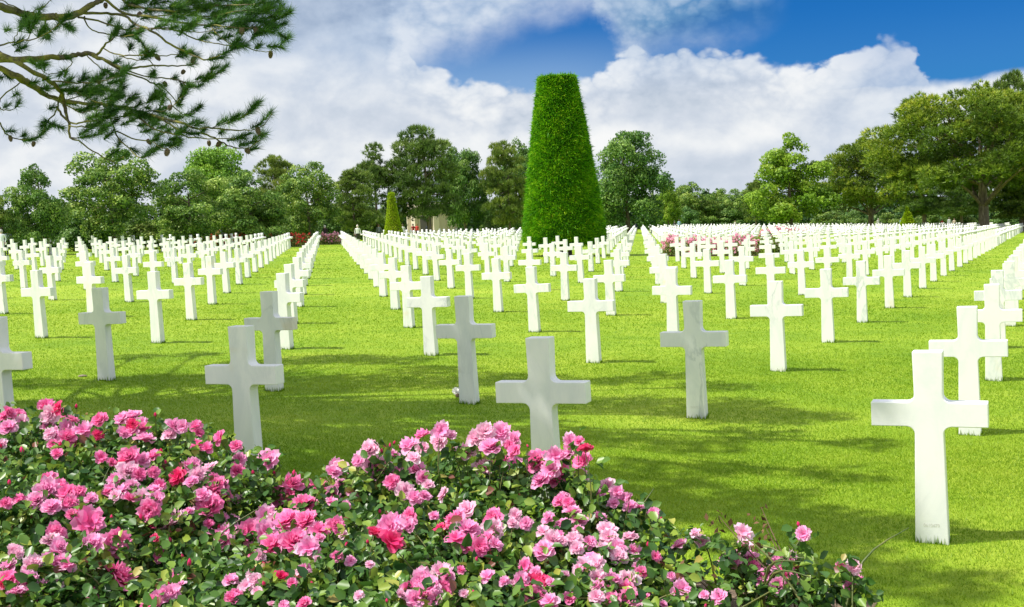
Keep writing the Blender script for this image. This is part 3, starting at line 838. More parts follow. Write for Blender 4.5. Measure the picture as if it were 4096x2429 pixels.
# ---------------------------------------------------------------- clipped conifers
def topiary(name, g, h, prof, n, spray, wid, mat, core, label, gap=.5, group=None, trunk_r=.3):
    """prof: (height fraction, radius)"""
    o = empty(name, g, label, 'topiary', group)
    T = Tubes(); T.tube([(0, 0, -.3), (.02, 0, gap * .6), (0, .02, gap + h * .5)], [trunk_r * 1.2, trunk_r, trunk_r * .5], 10, .2)
    add('trunk', T.mesh('trunk', M_BARK), o)
    hz = np.array([q[0] for q in prof]); rr = np.array([q[1] for q in prof])
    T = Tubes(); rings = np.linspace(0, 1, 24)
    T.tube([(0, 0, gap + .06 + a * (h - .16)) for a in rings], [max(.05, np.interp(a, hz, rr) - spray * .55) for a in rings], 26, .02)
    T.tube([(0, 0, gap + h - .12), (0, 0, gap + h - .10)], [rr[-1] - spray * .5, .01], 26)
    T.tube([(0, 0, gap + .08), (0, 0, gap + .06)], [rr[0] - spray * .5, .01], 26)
    # sprays: a curved three-corner shoot with side leaflets, combed outwards and slightly up or down
    tt = rng.random(n * 2); acc = rng.random(n * 2) < np.interp(tt, hz, rr) / rr.max(); tt = tt[acc][:n]; m = len(tt)
    an = rng.random(m) * 2 * PI; ra = np.interp(tt, hz, rr) - spray * .62
    # flat top
    k = int(m * .045); tt[:k] = .985; ra[:k] = (rr[-1] - spray * .3) * np.sqrt(rng.random(k))
    out = np.stack([np.cos(an), np.sin(an), np.zeros(m)], 1)
    P = out * ra[:, None] + np.stack([0 * tt, 0 * tt, gap + tt * (h - spray * .5)], 1)
    tang = np.stack([-np.sin(an), np.cos(an), np.zeros(m)], 1)
    D = unit(out + tang * rng.normal(0, .45, (m, 1)) + np.stack([0 * an, 0 * an, rng.normal(.05, .38, m)], 1)); D[:k] = unit(rng.normal(0, .5, (k, 3)) + [0, 0, 1])
    L = spray * (.7 + .6 * rng.random(m)) * (1 + .7 * (rng.random(m) < .07))
    vs, fs, R = [], [], []; off = 0
    clus = .18 * np.sin(an * 7 + tt * 31) * np.sin(tt * 57 + an * 3)
    for q in range(3):
        Dq = unit(D + rng.normal(0, .28, D.shape)); s_ = unit(np.cross(Dq, rng.normal(0, 1, D.shape))) * wid * (.5 + .3 * rng.random((m, 1)))
        Lq = (L * (.55 + .25 * q))[:, None]
        mid = P + Dq * Lq * .55 + [0, 0, .015]; tip = P + Dq * Lq + np.stack([0 * L, 0 * L, rng.normal(-.01, .03, m)], 1)
        vs.append(np.stack([P, mid - s_, tip, mid + s_], 1).reshape(-1, 3)); fs.append(np.arange(4 * m).reshape(m, 4) + off); off += 4 * m
        R.append(np.clip(rng.normal(.46, .2, m) + clus, 0, 1))
    me = np_mesh('foliage', np.concatenate(vs), np.concatenate(fs), mat, np.concatenate(R))
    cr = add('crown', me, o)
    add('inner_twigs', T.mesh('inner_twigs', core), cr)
    return o


gT = TOPIARY[0]
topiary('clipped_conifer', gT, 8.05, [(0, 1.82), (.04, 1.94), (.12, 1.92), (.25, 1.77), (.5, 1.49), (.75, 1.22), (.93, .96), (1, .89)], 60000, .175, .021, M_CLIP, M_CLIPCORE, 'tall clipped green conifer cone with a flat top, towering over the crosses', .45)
gS = ground_at(963 * 4096 / 2502, 96)
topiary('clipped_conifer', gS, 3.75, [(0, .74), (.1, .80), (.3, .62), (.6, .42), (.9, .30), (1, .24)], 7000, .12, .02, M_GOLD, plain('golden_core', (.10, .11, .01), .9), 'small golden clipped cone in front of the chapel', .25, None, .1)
gS = ground_at(2218 * 4096 / 2502, 158)
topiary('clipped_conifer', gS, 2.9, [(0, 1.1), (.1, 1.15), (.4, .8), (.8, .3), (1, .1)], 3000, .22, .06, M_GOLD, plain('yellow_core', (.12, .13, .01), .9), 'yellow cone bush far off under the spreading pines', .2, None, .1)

# ---------------------------------------------------------------- beds among the crosses
def bed_plant(name, seed_r, h, nleaf, nbl, blmat, leafmat, size=.07, bsize=.09):
    dd = unit(rng.normal(0, 1, (nleaf, 3))); dd[:, 2] = np.abs(dd[:, 2])
    P = dd * (.35 + .65 * rng.random((nleaf, 1)) ** .5) * [seed_r, seed_r, h * .9] + [0, 0, .06]
    v, f_ = cards(P, dd, size, .7, .8); lm = np_mesh(name + '_leaves', v, f_, leafmat, rng.random(nleaf))
    bm_ = None
    if nbl:
        c_ = unit(rng.normal(0, 1, (nbl, 3))); c_[:, 2] = np.abs(c_[:, 2]) * .9 + .15
        C = c_ * (.75 + .3 * rng.random((nbl, 1))) * [seed_r, seed_r, h] + [0, 0, .06]
        C = np.repeat(C, 14, 0); D = unit(rng.normal(0, 1, C.shape)); v, f_ = cards(C + D * bsize * .18, D, bsize * .75, .9, .3)
        bm_ = np_mesh(name + '_blooms', v, f_, blmat, np.clip(np.repeat(rng.random(nbl), 14) * .6 + rng.random(len(C)) * .4, 0, 1))
    return lm, bm_


PINKB = [bed_plant('pink_bed_rose', .55, .80, 1300, 70, M_BEDPINK, M_BEDLEAF) for _ in range(3)]
REDB = [bed_plant('red_bed_rose', .6, .80, 1300, 38, M_BEDRED, M_BEDLEAF, .09, .11) for _ in range(2)]
LAV = [bed_plant('lavender', .6, .75, 1600, 0, None, M_LAVENDER, .14) for _ in range(2)]
DESC = [('pink', 'low pink rose bush in the bed right of the great topiary'), ('lavender', 'low green lavender bush beside the pink bed right of the great topiary'),
        ('red', 'low red rose bush in the long bed on the left'), ('pink', 'low pink rose bush at the far end of the grass alley'), ('mixed', 'low red rose bush beside the far end of the grass alley'), ('pink', 'low pink rose bush in the distant bed before the light green tree')]
for (kind, ua, va, ub, vb, hd), (_, lab) in zip(bed_boxes, DESC):
    L_ = ub - ua
    if kind != 'lavender':
        sl = (vb - va) / L_
        s_ = strip('soil', [(ua - .2, va - hd - .3), (ub + .2, vb - hd - .3), (ub + .2, vb + hd), (ua - .2, va + hd)], M_SOIL, .008); tag(s_, kind='structure')
    nn = max(2, int(round(L_ / .8))); rows_ = 2 if kind != 'lavender' else 2
    for k in range(nn):
        for rr_ in range(rows_):
            q = (k + .5) / nn; u = ua + L_ * q + rng.normal(0, .1); v = va + (vb - va) * q + (rr_ - .5) * hd * .95 + rng.normal(0, .1)
            x, y = uv2xy(u, v); z = float(gz(x, y))
            kd = kind if kind != 'mixed' else 'red'
            lm, bl = {'pink': PINKB, 'red': REDB, 'lavender': LAV}[kd][(k + rr_) % 2]
            o = empty('rose_bush' if kd != 'lavender' else 'lavender_bush', (x, y, z), lab, 'rose bush' if kd != 'lavender' else 'bush', lab.replace('low', 'bushes:'), rng.random() * 6.28)
            o.scale = (1, 1, .85 + .3 * rng.random())
            add('foliage', lm, o)
            if bl is not None: add('blossoms', bl, o)

# ---------------------------------------------------------------- the roses in front
D2 = .5593
BA = """60,95,75,2 130,110,80,2 35,115,70,2 155,150,70,1 60,200,95,1 10,320,60,0 330,40,90,2 415,60,85,3 360,110,95,1 450,100,70,3 520,145,80,2 340,190,80,1 475,195,100,1 390,250,100,1 485,270,95,2 355,245,70,1 380,320,60,2 430,325,45,3 410,385,70,2 595,220,115,1 715,150,95,2 700,255,70,3 155,360,50,3 875,140,95,1 950,125,90,1 1015,165,80,2 945,175,70,3 890,235,85,1 945,235,80,1 1025,205,70,2 1040,285,115,2 1250,190,90,1 1310,190,70,1 1215,250,85,1 1400,190,70,2 1420,235,70,2 1410,325,75,2 1480,345,80,2 1570,270,90,2 1490,275,35,3 1690,330,70,2 1110,105,30,3 545,45,30,3 720,410,80,2 800,450,60,2 925,415,110,2 1090,410,85,2 1030,430,75,2 910,515,110,1 995,530,85,2 1100,520,70,2 870,455,60,3 1150,370,45,2 1340,470,80,1 1380,470,90,1 1275,550,110,3 1420,540,100,0 1500,500,90,1 1370,590,80,1 1520,570,80,2 1700,510,90,2 1710,430,80,1 1550,610,110,2 1450,680,90,2 1540,680,95,2 1615,700,90,2 1600,630,80,2 1500,770,150,2 1700,720,80,0 65,590,40,3 340,570,90,2 340,645,125,1 430,620,80,2 265,720,100,1 370,770,110,1 480,670,110,2 460,760,80,1 500,740,85,2 515,820,70,2 560,795,45,3 140,710,75,2 40,740,70,2 570,660,70,2 650,710,70,2 820,570,80,1 790,630,80,1 860,650,95,1 935,630,90,1 930,710,95,2 1020,695,110,1 1095,650,100,1 1140,610,80,2 1120,710,90,1 830,690,80,1 1070,790,120,2 1010,840,45,3 1105,890,80,3 1240,875,165,0 1110,990,60,3 1125,815,48,3 1220,950,35,3 1215,1005,42,3 640,870,190,2 830,1020,155,2 850,930,45,3 655,1040,130,1 600,1050,80,1 540,1070,35,3 1600,960,110,1 1540,970,100,1 1660,940,110,1 1600,1020,110,1 1680,980,70,1 1590,840,70,1 1660,870,80,1 1490,885,60,2 1350,800,60,1 1780,945,130,2 1920,430,115,2 1810,520,35,3 1820,590,42,3 1960,520,30,3 1770,630,25,3 2090,600,110,2 1980,700,120,2 2070,680,110,2 2030,740,90,2 2180,750,140,2 1910,840,150,1 2060,870,160,2 2190,870,140,2 1900,950,130,2 2280,930,120,2 1960,1040,150,2 2110,1020,150,2 2210,1060,140,2 2280,640,130,2 2100,525,40,3 2400,500,110,1 2460,540,90,1 2390,690,110,1 2440,600,70,1 2400,900,90,2 835,1270,190,2 1140,1110,80,3 1355,1165,48,3 1305,1120,35,3 400,950,100,2 370,1010,110,1 430,1060,100,1 395,1080,90,1 70,1060,48,3 130,1100,60,1 100,1080,80,1 240,1180,110,1 200,1220,60,1 400,1170,90,1 340,1140,90,1 480,1180,110,2 60,1200,100,1 60,1290,120,2 30,1330,80,3 110,1380,90,2 200,1290,110,1 300,1340,80,1 370,1350,120,1 190,1370,80,1 240,1440,80,1 1170,1400,110,1 1230,1380,100,1 1100,1450,90,2 1060,1460,80,2 1290,1330,70,1 660,1400,80,2 1660,1420,90,2 1690,1390,70,2 1760,1330,90,0 1830,1290,80,0 1840,1370,60,0 2010,1270,90,3 2090,1310,60,2 1885,1260,35,3 1890,1180,42,3 2180,1210,70,2 1860,1120,70,0 2030,1470,60,1 2180,1460,80,2 2410,1120,60,2"""
BB = """700,250,95,2 825,220,105,1 890,260,85,1 815,300,90,0 605,325,115,1 430,330,30,3 495,305,25,3 405,365,35,3 465,325,28,3 320,365,110,1 260,410,90,2 240,440,70,1 485,395,75,1 540,335,30,3 635,410,90,0 700,350,80,1 370,495,150,1 550,475,40,3 110,520,100,1 60,520,80,1 160,540,90,1 100,480,80,1 70,680,120,1 50,730,70,1 185,660,80,1 145,755,60,1 125,590,90,1 1085,275,110,0 1145,230,105,0 1190,345,130,1 1005,380,120,0 1130,485,115,0 1260,235,110,1 1355,285,95,1 1355,370,85,2 1270,455,115,2 1355,460,95,1 1320,320,60,2 910,360,35,3 1520,440,130,2 1645,400,105,1 1735,400,105,1 1620,500,120,2 1690,500,90,2 1550,580,115,2 1645,580,105,2 1755,300,100,2 1815,295,55,2 1860,350,90,3 1845,440,110,2 1820,530,100,1 1450,330,25,3 520,530,80,1 480,590,90,2 570,650,105,1 640,700,90,1 710,690,70,1 700,560,90,1 650,500,100,1 590,880,90,2 610,830,80,2 740,610,60,1 850,680,80,0 470,910,160,2 470,1010,150,3 355,955,90,3 85,880,80,2 90,1120,60,2 155,1040,45,3 1020,790,120,0 935,865,140,2 1020,930,140,1 935,995,120,2 1020,1030,110,2 1100,1050,120,2 1200,930,120,1 1205,845,100,2 1155,1010,110,2 1130,1060,90,2 820,920,80,3 780,830,60,1 1440,885,75,1 1560,940,90,0 1570,1080,130,1 1630,1010,110,1 1660,970,70,2 1700,890,90,1 1820,870,100,1 1810,930,70,1 1770,800,85,1 1680,720,80,2 1740,740,75,2 1710,700,70,2 1780,1000,90,0 1800,1060,80,0 1700,1010,60,0 1890,1020,80,1 1600,850,70,1 2015,610,80,1 2085,660,85,1 2060,740,70,1 2130,710,80,1 2180,760,80,1 2175,700,60,1 2245,770,65,1 1970,670,60,1 2350,810,70,1 2405,850,30,3 1960,840,80,1 2020,930,110,0 2030,990,110,0 1990,1060,80,0 2090,1060,90,1 2100,1120,90,0 2180,985,90,1 2210,1075,80,1 2310,1035,40,3 2365,1120,60,2 2315,1240,50,1 1900,1130,80,1 1850,1200,120,0 1930,1180,110,0 1940,1270,110,0 2010,1250,70,1 2060,1290,100,1 2160,1290,130,1 2160,1350,120,2 2060,1430,90,2 2170,1420,130,2 2030,1370,70,2 1940,1410,90,0 1430,1190,90,2 1510,1240,80,2 1400,1290,90,1 1480,1320,130,3 1545,1290,90,3 1500,1410,130,3 1600,1440,110,1 1745,1420,70,2 1420,1350,80,2 835,1235,130,1 690,1290,120,1 750,1335,120,1 870,1280,90,1 600,1350,90,2 640,1430,110,1 790,1430,110,1 860,1370,90,2 700,1400,80,2 1230,1140,50,1 1280,1300,60,1 2320,1380,35,3"""
BC = """45,1040,100,1 155,955,65,0 200,1015,80,0 490,945,110,0 495,1055,110,0 545,1130,80,1 405,1165,130,1 565,1190,80,2 640,1270,125,1 745,1180,130,1 840,1150,100,1 800,1270,120,2 750,1335,110,1 845,1310,90,2 860,1220,80,2 50,1360,115,1 325,1410,100,1 890,890,40,3 925,960,85,1 1190,1190,60,2 1280,1200,90,1 1215,1222,25,3 1315,1310,100,1 1260,1340,80,1 1220,1310,60,1"""


def rose_proto(open_=1.0, npet=26, seed=0):
    """double rose of unit diameter facing +Z: layered cupped petals"""
    r_ = np.random.default_rng(100 + seed); V, Fc, R = [], [], []; off = 0
    nu, nv = 4, 4
    for k in range(npet):
        q = k / (npet - 1)                      # 0 outer, 1 heart
        a = k * 2.39996 + r_.normal(0, .2)
        L = (.52 - .30 * q) * (1 + r_.normal(0, .08)); wd = (.46 - .22 * q) * (1 + r_.normal(0, .1))
        tilt = (.34 + 1.0 * q ** 1.1) / max(.4, open_) + r_.normal(0, .12)   # angle above the horizontal
        curl = .35 + .4 * r_.random() - .9 * q * .5
        rows = []
        for iv in range(nv):
            tv = iv / (nv - 1); 
            ang = tilt + (.5 - tv) * .9 * (1 - .3 * q) - curl * .6 * tv ** 2
            if iv == 0: rr, zz = .03 + .02 * q, -.10 + .10 * q
            else:
                rr = rows[-1][0] + math.cos(ang) * L / (nv - 1); zz = rows[-1][1] + math.sin(ang) * L / (nv - 1)
            rows.append((rr, zz))
            half = wd * .5 * math.sin(PI * (.12 + .70 * tv)) * (1 if tv < .9 else .8)
            for iu in range(nu):
                su = (iu / (nu - 1) - .5) * 2
                bow = .10 * (1 - su * su) * (-.5) + r_.normal(0, .007)
                notch = -.03 * (1 - abs(su)) if iv == nv - 1 else 0
                x, y, z = rr + bow * .6 + notch, su * half, zz + abs(su) ** 2 * .07 * (.4 + tv)
                V.append((x * math.cos(a) - y * math.sin(a), x * math.sin(a) + y * math.cos(a), z))
        for iv in range(nv - 1):
            for iu in range(nu - 1):
                b = off + iv * nu + iu; Fc.append((b, b + 1, b + nu + 1, b + nu))
                R.append(min(1, max(0, .15 + .55 * (iv / (nv - 2)) * (1 - .35 * q) + r_.normal(0, .08) + (.15 if k % 3 == 0 else 0))))
        off += nu * nv
    return np.array(V), np.array(Fc), np.array(R)


ROSES = []
for q, (op, npt) in enumerate([(1.0, 26), (1.25, 22), (.8, 28), (1.1, 20), (1.5, 12)]):
    v, f_, R = rose_proto(op, npt, q)
    ROSES.append([np_mesh('rose_bloom', v, f_, PET[tone], R, True) for tone in range(4)])
# bud: a pointed closed cone of petals with a green calyx
def bud_mesh():
    T = Tubes(); T.tube([(0, 0, -.45), (0, 0, -.3), (0, 0, -.05), (0, 0, .25), (0, 0, .5)], [.10, .26, .33, .25, .03], 8, .12)
    nf = len(T.f); k0 = len(T.v)
    for k in range(5):
        a = 2 * PI * k / 5; T.tube([(.12 * math.cos(a), .12 * math.sin(a), -.45), (.33 * math.cos(a), .33 * math.sin(a), -.2), (.42 * math.cos(a), .42 * math.sin(a), .15)], [.10, .09, .01], 4)
    v = np.array([tuple(p_) for p_ in T.v]); f_ = np.array(T.f)
    mi = np.zeros(len(f_), int); mi[nf:] = 1; mi[:8] = 1
    return np_mesh('rose_bud', v, f_, [PET[3], M_CALYX], np.full(len(f_), .5), True, mi)
BUD = bud_mesh()


def canopy(u, v):
    """height of the bed's leaf surface above ground"""
    hm = np.interp(u, [-6.5, -5.2, -4.4, -4.05, -3.86, -3.70, -3.25, -2.8, -2.3, -1.95, -1.57, -1.2, -.8, -.5], [.62, .62, .60, .52, .48, .22, .38, .52, .57, .47, .33, .22, .16, .10])
    q = np.clip((v - 3.2) / 2.0, 0, 1) ** .8
    return hm * (.40 + .60 * q)


def on_canopy(sx, sy):
    d = ray(sx, sy)
    back = 5.15 + random.uniform(-.28, .12)
    for k in range(400):
        t_ = 2.8 + k * .012; p_ = Vector((0, 0, EYE)) + d * t_
        u, v = xy2uv(p_.x, p_.y); h = p_.z - float(gz(p_.x, p_.y))
        if v > back or h < canopy(u, v): break
    return p_, u, v


BUSH_UV = [(-5.3, 5.0), (-4.6, 5.0), (-3.9, 4.95), (-4.4, 4.1), (-3.65, 4.1), (-3.2, 4.95), (-2.5, 5.0), (-1.85, 4.95), (-2.9, 4.1), (-2.15, 4.1), (-1.25, 4.85), (-.92, 4.75), (-1.4, 4.1)]
BUSH_LAB = ['deep pink rose bush at the left edge just below the shaded grey-veined cross', 'tall rose bush on the left with mauve-pink clusters over dark leaves',
            'pink rose bush touching the left side of the ochre-stained cross', 'shadowed pink rose bush low on the left, in front of the tallest one', 'large front rose bush at bottom left with big single coral-pink roses',
            'pink rose bush right of the ochre-stained cross, with a row of red buds', 'rose bush with pale open blooms left of the middle cross', 'rose bush with hot-pink cluster hiding the foot of the middle cross',
            'front rose bush carrying the biggest hot-pink cluster, left of the middle', 'front rose bush with a heart-shaped ring of pink blooms over glossy leaves', 'thin pale pink rose bush with withered shoots on the right',
            'rightmost sparse rose bush in the bed, with dry stems', 'rose bush with crimson and very pale blooms at the bottom centre']
bushes = []
for (u, v), lab in zip(BUSH_UV, BUSH_LAB):
    x, y = uv2xy(u, v)
    bushes.append(dict(u=u, v=v, o=empty('rose_bush', (x, y, float(gz(x, y))), lab, 'rose bush', 'rose bushes along the front bed'), blooms=[], tube=Tubes(), P=[], N=[], dead=[]))

allb = []
for txt, ox, oy in ((BA, 0, 1600), (BB, 1300, 1600), (BC, 2696, 1600)):
    for e in txt.split():
        a, b, c_, d_ = (float(q) for q in e.split(',')); allb.append((ox + a * D2, oy + b * D2, c_ * D2, int(d_)))
# extra little blooms lost among the leaves
for k in range(70):
    sx = rng.random() * 2900; top = np.interp(sx, [0, 900, 1000, 1500, 2300, 2500, 2900, 3000], [1750, 1850, 2050, 1950, 2100, 2200, 2330, 2360])
    allb.append((sx, top + (2440 - top) * rng.random() ** .7, (30 if rng.random() < .6 else 18) + 22 * rng.random() * (k % 2), int(rng.choice([0, 1, 1, 2]))))
for (sx, sy, dpx, tone) in allb:
    p_, u, v = on_canopy(sx, sy)
    dia = dpx / F * p_.y
    bi = min(range(len(bushes)), key=lambda k: (bushes[k]['u'] - u) ** 2 + ((bushes[k]['v'] - v) * .8) ** 2)
    bushes[bi]['blooms'].append((p_, dia, tone, dpx))

view = Vector((0, 0, EYE))
for B in bushes:
    o = B['o']; inv = Vector(o.location)
    nb = 0
    for (p_, dia, tone, dpx) in B['blooms']:
        p_ = p_ + (view - p_).normalized() * (.045 * rng.random() + .015); lp = p_ - inv
        bud = dpx < 28
        face = (Vector((0, 0, .75)) + (view - p_).normalized() * .75 + Vector((rng.normal(0, .42), rng.normal(0, .42), rng.normal(0, .25)))).normalized()
        if bud: face = Vector((rng.normal(0, .25), rng.normal(0, .25), 1)).normalized()
        if nb < 98:
            nb += 1
            me = BUD if bud else ROSES[int(rng.integers(0, 5 if dpx > 40 else 4))][min(3, max(0, tone + int(rng.choice([-1, 0, 0, 0, 0, 0]))))]
            k = add('bud' if bud else 'bloom', me, o, lp); k.rotation_euler = (face.to_track_quat('Z', 'Y').to_matrix() @ Matrix.Rotation(rng.random() * 6.28, 3, 'Z')).to_euler()
            s_ = dia * (1.58 if not bud else 1.0); k.scale = (s_, s_, s_ * (.9 + .2 * rng.random()) * (1.3 if bud else 1))
        # its stem from the bush base
        root = Vector((lp.x * .6 + rng.normal(0, .07), lp.y * .6 + rng.normal(0, .07), -.02)); en = lp - face * dia * .12
        md = root.lerp(en, .55) + Vector((rng.normal(0, .05), rng.normal(0, .05), .06))
        sp_ = smooth_path([(*root, .005), (*md, .0032), (*en, .0018)], 5)
        B['tube'].tube([q[:3] for q in sp_], [q[3] for q in sp_], 5)
        # leaflets along the upper half of the stem
        for q in range(int(9)):
            tq = .35 + .58 * rng.random(); i_ = int(tq * (len(sp_) - 1)); c_ = sp_[i_][:3]
            dr = unit(np.array([rng.normal(), rng.normal(), rng.normal(0, .5)])); 
            for s3 in range(5 if rng.random() < .6 else 3):
                B['P'].append(c_ + dr * (.025 + .018 * s3) + rng.normal(0, .009, 3)); B['N'].append([rng.normal(0, .5), rng.normal(0, .5) - .35, .8])

# leaves filling the bed's volume
N_FILL = 7200
fu = rng.uniform(-6.0, -.85, N_FILL * 2); fv = rng.uniform(3.3, 5.3, N_FILL * 2)
dens = np.interp(fu, [-6.6, -3.9, -3.75, -3.4, -2.9, -1.9, -1.4, -.85], [1, 1, .35, .5, 1, .75, .28, .10]) * (.35 + 1.1 * (np.sin(fu * 7.3 + 1) * np.sin(fv * 8.1 + fu * 2) > -.25)); keep = rng.random(len(fu)) < dens * .40
fu, fv = fu[keep], fv[keep]; hc = canopy(fu, fv) * (.94 - .85 * rng.random(len(fu)) ** 1.8)
fx, fy = uv2xy(fu, fv); fzz = gz(fx, fy) + hc
bu = np.array([b['u'] for b in bushes]); bv = np.array([b['v'] for b in bushes])
own = np.argmin((fu[:, None] - bu) ** 2 + ((fv[:, None] - bv) * .8) ** 2, axis=1)
for k, B in enumerate(bushes):
    o = B['o']; inv = np.array(o.location); sel = own == k
    C = np.stack([fx[sel], fy[sel], fzz[sel]], 1) - inv
    P = [np.array(B['P'])] if B['P'] else []; N = [np.array(B['N'])] if B['N'] else []
    for s3 in range(4):
        P.append(C + rng.normal(0, .022, C.shape)); N.append(rng.normal(0, .5, C.shape) + [0, -.35, .8])
    P, N = np.concatenate(P), np.concatenate(N)
    v, f_ = leaflets(P, N, .043, .70, .40, .18)
    clum = np.sin(P[:, 0] * 9 + k) * np.sin(P[:, 1] * 8 + P[:, 2] * 11)
    add('leaves', np_mesh('rose_leaves', v, f_, M_ROSELEAF, np.repeat(np.clip(rng.normal(.44, .24, len(P)) + .14 * clum, 0, 1), 2)), o)
    # bare canes low in the bush
    for q in range(4 if k < 10 else 3):
        a = rng.random() * 6.28; L_ = .25 + .3 * rng.random()
        sp_ = smooth_path([(rng.normal(0, .08), rng.normal(0, .08), -.02, .007), (math.cos(a) * L_ * .5, math.sin(a) * L_ * .5, .2 + .1 * rng.random(), .005), (math.cos(a) * L_, math.sin(a) * L_, .3 + .15 * rng.random(), .002)], 4)
        B['tube'].tube([z_[:3] for z_ in sp_], [z_[3] for z_ in sp_], 5)
    add('stems', B['tube'].mesh('rose_stems', M_STEM), o)
# withered shoots at the right end of the bed
for B, pts in ((bushes[11], [(320, 830), (625, 770), (660, 920), (560, 1060)]), (bushes[10], [(40, 1180), (200, 1280)])):
    T = Tubes(); P = []
    for (a, b) in pts:
        p_, u, v = on_canopy(2696 + a * D2, 1600 + b * D2); lp = p_ - B['o'].location
        sp_ = smooth_path([(rng.normal(0, .06), rng.normal(0, .06), .02, .004), (lp.x * .6, lp.y * .6, lp.z * .65, .003), (*lp, .0015)], 5); T.tube([q[:3] for q in sp_], [q[3] for q in sp_], 5)
        for q in range(14): P.append(np.array(lp) + rng.normal(0, .02, 3) - [0, 0, .09 * rng.random()])
    v, f_ = cards(np.array(P), rng.normal(0, 1, (len(P), 3)), .028, .6, .5)
    add('dry_shoot', T.mesh('dry_shoot', M_TWIG), B['o']); add('withered_leaves', np_mesh('withered_leaves', v, f_, M_DEADLEAF, rng.random(len(P))), B['o'])
# fallen petals on the soil
n = 500; fu = rng.uniform(-6, -.8, n); fv = rng.uniform(3.4, 5.5, n); x, y = uv2xy(fu, fv)
v, f_ = cards(np.stack([x, y, gz(x, y) + .014], 1), np.tile([0, 0, 1.0], (n, 1)), .022, .8, .25)
o = add('petal_litter', np_mesh('petal_litter', v, f_, PET[0], rng.random(n))); tag(o, 'fallen pink petals scattered on the soil of the bed', 'petals', kind='stuff')

